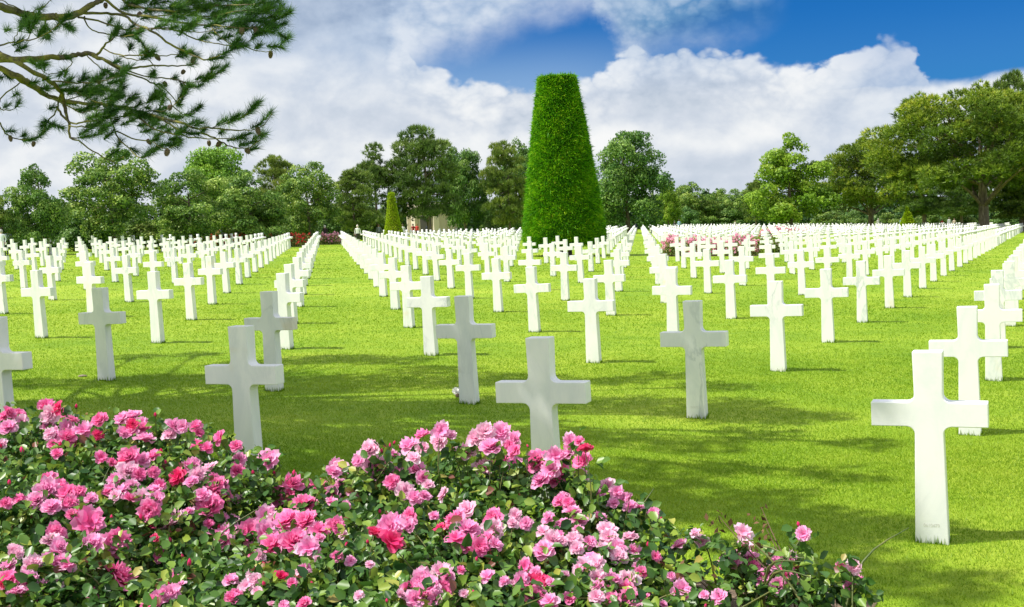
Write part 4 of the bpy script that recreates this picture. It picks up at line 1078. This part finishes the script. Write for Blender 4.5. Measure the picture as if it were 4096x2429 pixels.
# ---------------------------------------------------------------- overhanging pine
PK = .55933
BR = {
    'a': [[(-160, 0, 32), (-60, 30, 30), (60, 65, 29), (180, 105, 28), (330, 125, 27), (480, 120, 26), (560, 95, 24), (640, 45, 22), (720, 0, 20), (820, -70, 16), (960, -150, 10)],
          [(590, 95, 12), (760, 100, 10), (900, 115, 10), (960, 170, 9), (1080, 215, 9), (1220, 320, 8), (1330, 370, 7), (1450, 420, 6), (1550, 405, 4), (1660, 350, 3)],
          [(740, -10, 12), (900, 100, 10), (1100, 120, 9), (1300, 165, 8), (1500, 180, 6), (1700, 200, 5), (1850, 190, 4), (2030, 120, 3)],
          [(820, -60, 12), (900, 20, 10), (1000, 50, 9), (1200, 80, 8), (1400, 65, 7), (1600, 40, 5), (1800, 30, 4), (1900, -10, 3)],
          [(600, 120, 6), (640, 200, 5), (740, 240, 5), (860, 260, 4), (960, 250, 3)], [(1500, 180, 4), (1600, 290, 4), (1750, 340, 4), (1900, 370, 3), (2000, 330, 2)],
          [(1080, 215, 6), (1200, 200, 6), (1400, 280, 5), (1520, 310, 4), (1680, 330, 4), (1790, 290, 2)], [(1100, 120, 5), (1300, 100, 5), (1500, 120, 4), (1700, 80, 3), (1960, 110, 2)],
          [(560, 125, 8), (700, 150, 7), (900, 215, 6), (1000, 200, 5), (1250, 215, 4), (1430, 230, 3), (1640, 190, 2)], [(180, 105, 6), (150, 70, 5), (60, 30, 4), (-40, -40, 3)], [(180, 85, 4), (260, 75, 4), (340, 30, 3), (375, -20, 2)], [(330, 125, 9), (330, 180, 7), (345, 240, 3)], [(400, 95, 9), (430, 160, 7), (470, 188, 3)]],
    'b': [[(-160, 430, 28), (-60, 425, 26), (150, 425, 24), (350, 410, 22), (480, 405, 20), (560, 390, 18), (650, 385, 18), (700, 415, 14), (760, 430, 10), (880, 490, 9), (1000, 480, 8), (1100, 470, 7), (1200, 475, 6), (1330, 470, 4), (1420, 455, 3)],
          [(690, 410, 10), (740, 330, 8), (780, 300, 6), (830, 260, 5)], [(740, 350, 5), (850, 390, 5), (1000, 395, 5), (1150, 400, 4), (1280, 390, 3)],
          [(730, 420, 9), (900, 520, 7), (1050, 570, 6), (1140, 630, 6), (1190, 700, 5), (1280, 800, 4), (1340, 830, 3), (1400, 800, 3)], [(880, 490, 6), (1000, 540, 5), (1150, 560, 5), (1280, 575, 5), (1330, 620, 4), (1400, 630, 3)],
          [(1280, 580, 4), (1400, 590, 3), (1480, 560, 3), (1570, 520, 2)], [(1140, 600, 5), (1240, 700, 4), (1280, 760, 3), (1310, 690, 2)], [(480, 405, 4), (515, 450, 4), (450, 510, 3), (350, 530, 3), (300, 500, 3)], [(620, 400, 5), (700, 470, 4), (800, 540, 3), (870, 520, 2)], [(850, 400, 4), (980, 430, 4), (1080, 420, 3), (1030, 330, 2)], [(1060, 430, 4), (1110, 480, 3), (1100, 540, 2)]],
    'c': [[(-160, 300, 18), (-60, 350, 18), (100, 440, 18), (250, 520, 18), (340, 570, 17), (420, 640, 16), (455, 700, 15), (460, 780, 13), (490, 880, 10), (500, 980, 8), (560, 1010, 6), (700, 1100, 5), (800, 1150, 4), (890, 1120, 3)],
          [(430, 680, 7), (400, 800, 6), (340, 870, 5), (310, 930, 3)], [(400, 760, 10), (440, 820, 9), (520, 880, 7), (620, 870, 6), (760, 850, 5), (900, 830, 4)], [(350, 580, 7), (520, 595, 6), (640, 590, 5), (760, 570, 4), (860, 540, 3)],
          [(420, 640, 6), (500, 640, 6), (600, 680, 5), (690, 730, 4), (800, 720, 2)], [(490, 900, 5), (580, 910, 5), (680, 900, 4), (760, 850, 2)], [(500, 980, 5), (600, 990, 4), (700, 960, 3), (780, 900, 2)], [(-60, 350, 8), (60, 310, 6), (200, 290, 5), (320, 250, 4), (430, 170, 3)], [(100, 300, 4), (110, 260, 3), (150, 190, 2)], [(200, 290, 4), (220, 230, 3), (250, 170, 2)]],
    'd': [[(-160, 400, 22), (-60, 460, 22), (60, 520, 24), (140, 560, 28), (220, 600, 26), (330, 680, 20), (450, 720, 16), (600, 740, 12), (760, 750, 12), (900, 775, 11), (1050, 815, 11), (1180, 850, 10), (1320, 890, 9), (1400, 920, 8), (1520, 915, 7), (1650, 930, 6), (1780, 930, 4), (1880, 900, 3), (1940, 810, 2)],
          [(1150, 850, 8), (1250, 910, 8), (1330, 950, 8), (1450, 955, 7), (1560, 1000, 6), (1650, 1050, 5), (1760, 1060, 4), (1860, 1000, 3)], [(940, 800, 7), (1080, 910, 7), (1200, 950, 6), (1300, 970, 6), (1420, 990, 5), (1700, 990, 3)],
          [(760, 760, 7), (830, 960, 6), (900, 1040, 5), (1000, 1130, 4), (1070, 1100, 2)], [(840, 940, 6), (980, 1000, 5), (1080, 1010, 4), (1160, 1060, 3), (1260, 1040, 2)], [(-60, 800, 6), (0, 885, 6), (60, 970, 5), (150, 1000, 4), (270, 985, 2)],
          [(140, 590, 5), (20, 690, 5), (-10, 760, 5), (40, 790, 4), (105, 780, 3)], [(1000, 800, 5), (1100, 795, 4), (1200, 780, 3), (1310, 680, 2)], [(900, 775, 5), (980, 760, 4), (1100, 700, 2)], [(600, 740, 6), (720, 790, 5), (830, 700, 3)], [(220, 600, 5), (300, 640, 4), (420, 625, 2)], [(450, 720, 5), (560, 690, 4), (700, 650, 2)], [(1520, 915, 4), (1620, 880, 3), (1790, 800, 2)], [(330, 680, 6), (560, 800, 5), (650, 790, 3)]],
}
TF = """1900,180,2080,90 1950,150,2010,45 1980,230,2050,280 1900,330,2020,340 1850,140,1960,120 1800,60,1890,10 1700,180,1800,150 1650,100,1780,80 1500,120,1650,80 1350,100,1500,60 1200,60,1350,30 1050,40,1200,10 950,20,1050,-10 1300,200,1420,150 1450,200,1600,160 1550,290,1640,260 1600,210,1720,190 1800,250,1900,230 1000,140,1080,120 1100,200,1180,180 1210,210,1260,190 1280,260,1310,210 900,220,960,180 880,60,960,40 760,190,800,140 860,260,980,255 1150,60,1250,110 1400,130,1560,140 1900,210,2040,170 1500,-10,1700,20 1200,-20,1400,0 1300,40,1450,10 1560,60,1720,50 1750,110,1860,90 1480,240,1580,230 1680,250,1760,210 1130,150,1250,150 1020,90,1120,70 1380,40,1540,30 1620,150,1760,130 1580,400,1700,330 1480,430,1600,410 1640,350,1690,300 1290,390,1330,370 1250,410,1330,400 920,370,935,330 1330,470,1400,450 1480,570,1590,500 1440,590,1500,560 1310,590,1400,620 1390,570,1440,560 1500,500,1560,480 860,530,890,500 800,560,870,540 760,600,860,580 700,600,760,640 800,450,850,440 700,640,730,680 460,560,470,520 300,580,340,560 360,640,420,620 580,640,640,610 520,660,600,650 600,720,690,660 480,680,540,640 640,580,700,560 800,720,830,680 760,800,800,750 850,640,880,570 960,780,1000,740 1040,750,1110,690 1140,760,1170,720 1280,750,1320,660 1350,820,1420,770 560,800,640,780 620,850,700,820 700,850,780,780 350,880,450,920 330,930,380,890 560,970,680,900 560,990,720,960 700,940,780,900 740,1000,800,950 860,900,950,860 930,830,1000,800 1000,950,1070,930 1100,980,1160,960 1140,1040,1270,1040 1200,1000,1280,990 1240,960,1300,930 1320,920,1400,870 1380,900,1440,880 1330,960,1420,960 1540,900,1620,860 1620,890,1700,840 1700,860,1790,800 1790,920,1860,890 1860,890,1940,800 1560,960,1600,940 1620,1010,1700,990 1690,990,1780,960 1730,1040,1830,1010 1800,1000,1870,960 1760,1090,1830,1060 820,1150,910,1110 760,1130,840,1080 840,1060,860,1010 1010,1130,1070,1100 200,1010,280,980 150,980,180,965 90,690,130,670 30,550,-10,560 130,230,190,150 210,230,250,170 30,230,60,210 90,330,150,290 380,220,430,170 100,370,180,340 20,520,70,560 200,600,260,590 250,470,330,460 340,780,380,770"""
CN = "995,105 990,220 755,40 1450,70 1730,225 1830,215 1935,390 1380,430 1310,515 1180,600 1215,770 1565,1030 1495,1025 1845,935 1195,1090 1770,1080 705,575 895,825 240,1030 75,990 1065,1015 330,635 1125,410 1090,385"
tp = ground_at(-560, 10.6); tp.x = -7.4; tp.z = float(gz(tp.x, tp.y))
pine = empty('pine_tree', tp, 'near pine whose lichen-covered boughs hang into view at the upper left', 'tree')
loc0 = Vector(tp)


def bdepth(x, y, key):
    base = {'a': 9.7, 'b': 10.3, 'c': 9.4, 'd': 10.0}[key]
    return base + .55 * math.sin(x * .0021 + y * .004 + {'a': 0, 'b': 1.7, 'c': 3.1, 'd': 4.4}[key]) + .25 * math.sin(x * .009 + y * .006)


Tr = Tubes()
Tr.tube([(0, 0, -.3), (0, 0, .2), (.1, .05, 1.5), (.05, .1, 3.2), (.2, -.1, 5.2), (.3, -.3, 7.5), (.2, -.4, 9.2)], [.42, .33, .28, .25, .20, .14, .06], 12, .12)
attach = {'a': 3.6, 'b': 3.1, 'c': 3.0, 'd': 2.9}
branch_pts = []
for key, lines in BR.items():
    T = Tubes()
    for li, L_ in enumerate(lines):
        pts = []
        for (x, y, r_) in L_:
            dd = bdepth(x, y, key); p_ = at(x * PK, y * PK, dd) - loc0; pts.append((*p_, r_ * PK / F * dd * .95))
        if li == 0:
            a0 = Vector((.05, .05, attach[key])); p0 = Vector(pts[0][:3]); r0 = pts[0][3]
            pts = [(*a0, r0 * 1.5), (*(a0.lerp(p0, .35) + Vector((0, .1, .25))), r0 * 1.3), (*(a0.lerp(p0, .7) + Vector((0, -.05, .15))), r0 * 1.1)] + pts
        sp_ = smooth_path(pts, 4); sp_[:, :3] += rng.normal(0, .0035, (len(sp_), 3))
        T.tube([q[:3] for q in sp_], [max(.0025, q[3]) for q in sp_], 7, .22)
        branch_pts += [(q, key, L_) for q in sp_[::2]]
    add('bough', T.mesh('bough', M_LICHEN), pine)
# nearest branch depth for tufts
allp = [(x, y, key) for key, lines in BR.items() for L_ in lines for (x, y, r_) in L_]
Pt, Ax, rr_ = [], [], []
extra = []
for q in range(60):
    x0 = rng.uniform(840, 1930); y0 = rng.uniform(-60, 70 + (x0 - 840) * .15); extra.append('%.0f,%.0f,%.0f,%.0f' % (x0, y0, x0 + rng.uniform(60, 150), y0 + rng.uniform(-50, 20)))
for q in range(42):
    x0 = rng.uniform(380, 1250); y0 = 590 + (x0 - 380) * .33 + rng.normal(0, 70); extra.append('%.0f,%.0f,%.0f,%.0f' % (x0, y0, x0 + rng.uniform(40, 100), y0 + rng.uniform(-60, 20)))
for key, lines in BR.items():
    for L_ in lines[1:]:
        for q in range(3):
            tq = rng.uniform(.35, .98) if q else 1.0; n_ = len(L_) - 1; i_ = min(int(tq * n_), n_ - 1); f_ = tq * n_ - i_
            x0 = L_[i_][0] + (L_[i_ + 1][0] - L_[i_][0]) * f_; y0 = L_[i_][1] + (L_[i_ + 1][1] - L_[i_][1]) * f_; dx, dy = L_[i_ + 1][0] - L_[i_][0], L_[i_ + 1][1] - L_[i_][1]; l_ = math.hypot(dx, dy) + 1
            extra.append('%.0f,%.0f,%.0f,%.0f' % (x0, y0, x0 + dx / l_ * 60 + rng.normal(0, 18), y0 + dy / l_ * 60 - 22 + rng.normal(0, 14)))
for e in TF.split() + extra:
    x0, y0, x1, y1 = (float(q) for q in e.split(','))
    key = min(allp, key=lambda q: (q[0] - x0) ** 2 + (q[1] - y0) ** 2)[2]
    d0 = bdepth(x0, y0, key) + rng.normal(0, .05); d1 = d0 + rng.normal(0, .06)
    a0, a1 = np.array(at(x0 * PK, y0 * PK, d0) - loc0), np.array(at(x1 * PK, y1 * PK, d1) - loc0)
    ln = math.hypot(x1 - x0, y1 - y0); nn = int(75 + ln * 1.15)
    q = rng.random(nn)[:, None]; P = a0 + (a1 - a0) * q
    Pt.append(P); Ax.append(np.tile(unit(a1 - a0) + [0, 0, .12], (nn, 1))); bright = rng.normal(.4, .15); rr_.append(np.clip(rng.normal(bright, .15, nn), 0, 1))
P, A, R = np.concatenate(Pt), np.concatenate(Ax), np.concatenate(rr_)
v, f_ = tufts(P, A, 1, .088, .0042, .62)
add('needles', np_mesh('needles', v, f_, M_NEEDLE, R), pine)


def cone_mesh():
    T = Tubes(); T.tube([(0, 0, -.5), (0, 0, -.42), (0, 0, -.1), (0, 0, .25), (0, 0, .5)], [.06, .26, .36, .26, .05], 9)
    for r_ in range(7):
        z = -.42 + r_ * .14; rad = np.interp(z, [-.5, -.42, -.1, .25, .5], [.06, .26, .36, .26, .05])
        for k in range(8):
            a = 2 * PI * (k + .5 * (r_ % 2)) / 8; T.tube([(rad * .85 * math.cos(a), rad * .85 * math.sin(a), z), ((rad + .07) * math.cos(a), (rad + .07) * math.sin(a), z + .05), ((rad + .10) * math.cos(a), (rad + .10) * math.sin(a), z + .13)], [.07, .08, .015], 4)
    return T.mesh('pine_cone', M_CONE)
ME_CONE = cone_mesh()
for e in CN.split():
    x, y = (float(q) for q in e.split(',')); key = min(allp, key=lambda q: (q[0] - x) ** 2 + (q[1] - y) ** 2)[2]
    k = add('pine_cone', ME_CONE, pine, at(x * PK, y * PK, bdepth(x, y, key)) - loc0); s_ = .036 + .014 * rng.random(); k.scale = (s_, s_, s_ * (1 + .4 * rng.random())); k.rotation_euler = (PI + rng.normal(0, .5), rng.normal(0, .5), rng.random() * 6)
# upper crown, above the picture: it shades the foreground
SHADE = """330,872,.25 480,866,.22 620,890,.4 760,880,.4 850,876,.4 960,880,.4 1060,905,.4 50,940,.4 300,935,.45 420,930,.45 560,935,.45 700,930,.45 820,930,.45 950,935,.45 1080,935,.4 1200,925,.4 1300,925,.35 1500,930,.3 1640,918,.3 1750,945,.3 0,1000,.45 100,1000,.45 210,990,.45 330,1000,.45 450,1000,.5 600,1000,.5 750,1000,.5 900,1000,.5 1050,1000,.5 1200,1000,.5 1400,990,.4 1550,985,.4 1650,1000,.4 1800,990,.35 1900,1020,.3 0,1080,.4 120,1080,.4 260,1080,.4 400,1080,.4 540,1080,.45 700,1070,.5 850,1075,.5 1000,1070,.5 1150,1075,.45 1300,1070,.4 1500,1070,.3 1700,1085,.3 1850,1060,.25 2000,1015,.2 2110,1085,.2 60,1150,.4 200,1150,.4 340,1150,.4 480,1150,.4 620,1150,.4 720,1145,.45 850,1150,.45 1000,1150,.4 1150,1150,.4 1500,1150,.28 1620,1180,.25 1780,1150,.2 2060,1160,.2 1550,1250,.3 1700,1240,.28 1850,1260,.25 1900,1215,.2 2000,1270,.25 2120,1290,.25 2230,1290,.2 1950,1320,.25 2080,1330,.2 2000,1410,.25 2130,1400,.25 2280,1440,.2 2380,1420,.15"""
CROWN = []
for q, e in enumerate(SHADE.split()):
    sx, sy, r_ = (float(z_) for z_ in e.split(',')); dd = 5.0
    for k in range(30):      # where that column meets the lawn
        p_ = at(sx * 1.6371, sy * 1.6371, dd); dd *= 1 + .6 * float(p_.z - gz(p_.x, p_.y)) / EYE
    h_ = 5.6 + 1.9 * ((q * .618) % 1)
    c_ = p_ + SUN_DIR * (h_ / SUN_DIR.z); CROWN.append((c_.x, c_.y, c_.z, r_))
for (i, j) in ((-1, 0), (-2, 0), (-3, 0), (-1, 1), (-2, 1), (-3, 1), (-4, 1)):
    x, y = uv2xy(GOX + i * GDX + j * GSH, GOY + j * GDY)
    for z_ in (.35, .62, .92):
        c_ = Vector((x, y, float(gz(x, y)) + z_)) + SUN_DIR * ((5.3 + 1.2 * rng.random()) / SUN_DIR.z); CROWN.append((c_.x, c_.y, c_.z, .30 if (i, j) != (-1, 0) else .2))
Ps, As, Rs = [], [], []
for (x, y, z, r_) in CROWN:
    st = Vector((.15, -.1, min(8.5, z - loc0.z - .9))); en = Vector((x, y, z)) - loc0; md = st.lerp(en, .5) + Vector((rng.normal(0, .2), rng.normal(0, .2), -.15))
    sp_ = smooth_path([(*st, .045), (*md, .028), (*en, .008)], 4); Tr.tube([q[:3] for q in sp_], [q[3] for q in sp_], 7, .15)
    for k in range(3):
        dv = unit(rng.normal(0, 1, 3)) * r_ * .8 * np.array([1, 1, .4]); Tr.tube([en * .85 + st * .15, en + Vector(dv * .5), en + Vector(dv)], [.025, .015, .006], 5)
    r_ *= 1.28; n = int(520 * r_ * r_) + 8
    d = unit(rng.normal(0, 1, (n, 3))); P = d * (rng.random((n, 1)) ** .5) * [r_, r_, r_ * .6] + np.array(en)
    Ps.append(P); As.append(d * [1, 1, .3] + [0, 0, .3]); Rs.append(np.repeat(rng.random(n), 16))
v, f_ = tufts(np.concatenate(Ps), np.concatenate(As), 16, .16, .016, .5)
add('crown', np_mesh('crown', v, f_, M_NEEDLE, np.concatenate(Rs)), pine)
add('trunk', Tr.mesh('trunk', M_BARK), pine)

# ---------------------------------------------------------------- the chapel
g = ground_at(1722, 135); zb = g.z - .3
ch = empty('chapel', (g.x, g.y + 4, zb), 'pale limestone chapel with piers, half hidden behind the tall pine', 'chapel')
px2m = 135 / F


def boxbm(bm, x0, x1, y0, y1, z0, z1):
    m = Matrix.Translation(((x0 + x1) / 2, (y0 + y1) / 2, (z0 + z1) / 2)) @ Matrix.Diagonal((x1 - x0, y1 - y0, z1 - z0, 1))
    r_ = bmesh.ops.create_cube(bm, size=1, matrix=m); return r_['verts']


def part(name, boxes, mat, parent, bev=.03):
    bm = bmesh.new()
    for b in boxes: boxbm(bm, *b)
    bmesh.ops.bevel(bm, geom=bm.edges[:], offset=bev, segments=1, affect='EDGES')
    return add(name, bm_mesh(name, bm, mat), parent)


HC = 3.5
bm = bmesh.new()
bmesh.ops.create_cone(bm, cap_ends=True, segments=48, radius1=2.3, radius2=2.3, depth=HC, matrix=Matrix.Translation((0, 0, HC / 2)))
add('wall', bm_mesh('wall', bm, M_LIME_STONE), ch)
for a in (-82, -45, 14, 58, 98, 140, 180, 220):
    aa = math.radians(a - 90); r_ = 2.42
    q = part('pier', [(-.34, .34, -.45, .45, 0, HC - .3)], M_LIME_STONE, ch); q.location = (r_ * math.cos(aa), r_ * math.sin(aa), 0); q.rotation_euler = (0, 0, aa + PI / 2)
bm = bmesh.new(); bmesh.ops.create_cone(bm, cap_ends=True, segments=48, radius1=3.0, radius2=2.9, depth=.7, matrix=Matrix.Translation((0, 0, HC - .05 + .35)))
add('roof', bm_mesh('roof', bm, M_LIME_STONE), ch)
q = part('door', [(-.65, .65, -.1, .1, 0, 2.6)], M_DARK, ch); aa = math.radians(-90 - 14); q.location = (2.3 * math.cos(aa), 2.3 * math.sin(aa), 0); q.rotation_euler = (0, 0, aa + PI / 2)
part('step', [(-4.0, 4.0, -4.0, 4.0, -.4, .15)], M_LIME_STONE, ch)

# ---------------------------------------------------------------- visitors
def person(sx, head_y, depth, shirt, legs, hair, label, face=0.0, crouch=0, skin=(.55, .33, .24)):
    top = at(sx, head_y, depth); g = ground_at(sx, depth); h = top.z - g.z
    h = min(max(h, 1.45 if not crouch else .8), 1.75)
    o = empty('person', g, label, 'person', 'visitors beyond the crosses', face)
    k = h / 1.7 if not crouch else h / 1.15
    bm = bmesh.new(); lay = bm.verts.layers.skin.verify()
    def V(x, y, z, r): 
        v = bm.verts.new((x, y, z)); v[lay].radius = (r, r * .85); v[lay].use_root = False; return v
    dz = -.55 if crouch else 0
    pel = V(0, .0, .93 + dz, .135); pel[lay].use_root = True
    wa = V(0, 0, 1.08 + dz, .125); chs = V(0, -.01, 1.28 + dz, .15); nk = V(0, -.01, 1.46 + dz, .055); hd1 = V(0, -.02, 1.56 + dz, .085); hd2 = V(0, -.02, 1.65 + dz, .075)
    E_ = [(pel, wa), (wa, chs), (chs, nk), (nk, hd1), (hd1, hd2)]
    for s in (-1, 1):
        shd = V(.17 * s, 0, 1.40 + dz, .06); elb = V(.24 * s, .03, 1.14 + dz, .045); wr = V(.23 * s, -.08, .92 + dz, .03); ha = V(.22 * s, -.10, .83 + dz, .032)
        hip = V(.09 * s, 0, .86 + dz, .095)
        if crouch: kn = V(.14 * s, -.38, .48, .065); an = V(.12 * s, -.12, .09, .045)
        else: kn = V(.10 * s, -.02 + .05 * s, .48, .065); an = V(.10 * s, .02 + .10 * s, .09, .045)
        toe = V(.11 * s, (an.co.y - .15), .04, .038)
        E_ += [(chs, shd), (shd, elb), (elb, wr), (wr, ha), (pel, hip), (hip, kn), (kn, an), (an, toe)]
    for a, b in E_: bm.edges.new((a, b))
    me = bpy.data.meshes.new('body'); bm.to_mesh(me); bm.free()
    tmp = bpy.data.objects.new('tmp', me); COL.objects.link(tmp)
    tmp.modifiers.new('s', 'SKIN'); sb = tmp.modifiers.new('u', 'SUBSURF'); sb.levels = 1; sb.render_levels = 1
    bpy.context.view_layer.update()
    m2 = bpy.data.meshes.new_from_object(tmp.evaluated_get(bpy.context.evaluated_depsgraph_get())); bpy.data.objects.remove(tmp)
    m2.materials.clear()
    for mt in (plain('skin_tone', skin, .6), plain('shirt_cloth', shirt, .8), plain('trouser_cloth', legs, .8), plain('shoe', (.04, .035, .03), .6)): m2.materials.append(mt)
    for pl in m2.polygons:
        c_ = pl.center; z = c_.z - dz
        i_ = 0 if z > 1.47 else 1
        if abs(c_.x) < .19 and z < .97: i_ = 2
        if crouch and c_.y < -.1 and c_.z < .6 and abs(c_.x) < .2: i_ = 2
        if abs(c_.x) > .17 and z < .93 and z > .76 and not (crouch and c_.y < -.2): i_ = 0
        if c_.z < .08: i_ = 3
        pl.material_index = i_; pl.use_smooth = True
    b = add('body', m2, o)
    T = Tubes(); T.tube([(0, .0, 1.50 + dz), (0, .005, 1.58 + dz), (0, 0, 1.66 + dz), (0, -.01, 1.735 + dz)], [.07, .098, .092, .02], 10)
    add('hair', T.mesh('hair', plain('hair_colour', hair, .8)), o)
    o.scale = (k, k, k)
    return o


person(13, 934, 62, (.72, .75, .80), (.03, .04, .08), (.35, .34, .33), 'visitor in pale shirt and navy trousers at the far left edge')
person(38, 937, 66, (.45, .52, .70), (.06, .06, .08), (.04, .03, .025), 'dark-haired visitor in light blue beside the pale-shirted one at far left', .4)
person(895, 926, 84, (.30, .38, .62), (.05, .05, .06), (.10, .06, .04), 'visitor in blue top behind the red rose bed', .3)
person(878, 931, 86, (.60, .35, .15), (.05, .05, .06), (.45, .24, .10), 'ginger-haired visitor behind the red rose bed', -.3)
person(1303, 912, 92, (.05, .03, .035), (.03, .03, .035), (.75, .75, .73), 'white-haired woman in black over dark red, at the end of the grass alley', .2)
person(1240, 927, 95, (.18, .15, .08), (.06, .05, .04), (.10, .07, .05), 'visitor in olive brown crouching by the roses', .6, 1)
person(1434, 900, 90, (.75, .77, .74), (.035, .035, .03), (.68, .60, .55), 'grey-haired man in white shirt and dark trousers among the crosses', .1)
person(1518, 913, 104, (.20, .22, .25), (.05, .05, .06), (.14, .08, .05), 'small figure in grey left of the golden topiary')
person(1614, 909, 108, (.70, .70, .70), (.12, .12, .14), (.10, .07, .05), 'visitor in white right of the golden topiary')
person(1655, 910, 116, (.45, .03, .03), (.05, .05, .06), (.05, .035, .03), 'dark-haired visitor in red before the chapel, the left one', .4)
person(1670, 907, 118, (.62, .05, .05), (.05, .05, .06), (.30, .17, .08), 'brown-haired visitor in bright red before the chapel', -.4)
person(1714, 904, 118, (.03, .04, .10), (.04, .04, .05), (.06, .04, .03), 'visitor in navy blue right of the gnarled pine trunk')
person(2546, 889, 150, (.08, .10, .22), (.04, .04, .05), (.06, .04, .03), 'figure in blue at the end of the narrow alley right of the great topiary')
person(2700, 884, 160, (.05, .05, .06), (.04, .04, .05), (.12, .12, .12), 'visitor in black right of the big rounded tree')
person(2718, 878, 160, (.33, .50, .66), (.10, .11, .14), (.05, .04, .03), 'taller visitor in light blue shirt, beside the one in black')
person(2942, 888, 180, (.55, .50, .48), (.10, .10, .10), (.15, .09, .06), 'pale figure left of the light green tree')
person(3514, 874, 185, (.45, .45, .50), (.08, .08, .09), (.40, .38, .36), 'visitor in grey right of the pale forked pine trunk')
person(3605, 874, 185, (.55, .75, .80), (.55, .55, .55), (.45, .33, .2), 'visitor in white and turquoise beside the yellow cone bush')
person(3769, 880, 190, (.55, .06, .06), (.06, .06, .06), (.06, .04, .03), 'small figure in red left of the giant pine')
person(3798, 870, 170, (.60, .62, .68), (.10, .10, .12), (.10, .08, .06), 'visitor in pale shirt left of the giant pine')
person(3818, 874, 178, (.62, .48, .42), (.10, .10, .12), (.12, .08, .05), 'visitor in pink beside the pale-shirted one near the giant pine')

# ---------------------------------------------------------------- little things in the grass
E_x, E_y = 1700, 1150
g = ground_at(1700 + 395 * .3369, 11.35)
cn = add('pine_cone', ME_CONE, None, (g.x, g.y, g.z + .03)); cn.scale = (.05, .05, .06); cn.rotation_euler = (1.4, .3, .7)
tag(cn, 'brown pine cone lying on the grass at the foot of a shaded cross', 'pine cone')
g = ground_at(1700 + 372 * .3369, 11.42)
fl = add('white_flower', np_mesh('white_flower', ROSES[0][0].attributes['position'].data and np.array([tuple(v.co) for v in ROSES[0][0].vertices]), np.array([list(p_.vertices) for p_ in ROSES[0][0].polygons]), M_WHITEPETAL, None, True), None, (g.x, g.y, g.z + .06)); fl.scale = (.085, .085, .085); fl.rotation_euler = (.9, .2, 0)
tag(fl, 'white cut flower leaning at the foot of a shaded cross', 'flower')


def stone(sx, d, r_, label):
    g = ground_at(sx, d); bm = bmesh.new(); bmesh.ops.create_icosphere(bm, subdivisions=2, radius=1)
    for v in bm.verts: v.co *= 1 + random.uniform(-.15, .15)
    o = add('stone', bm_mesh('stone', bm, M_STONE, True), None, (g.x, g.y, g.z + r_ * .2)); o.scale = (r_ * 1.5, r_, r_ * .45); tag(o, label, 'stone')
stone(590 * .5593, 13.2, .035, 'flat brown stone on shaded grass left of a cross')
stone(1768 * .5593, 20.5, .03, 'small pale stone on sunlit grass in the alley')
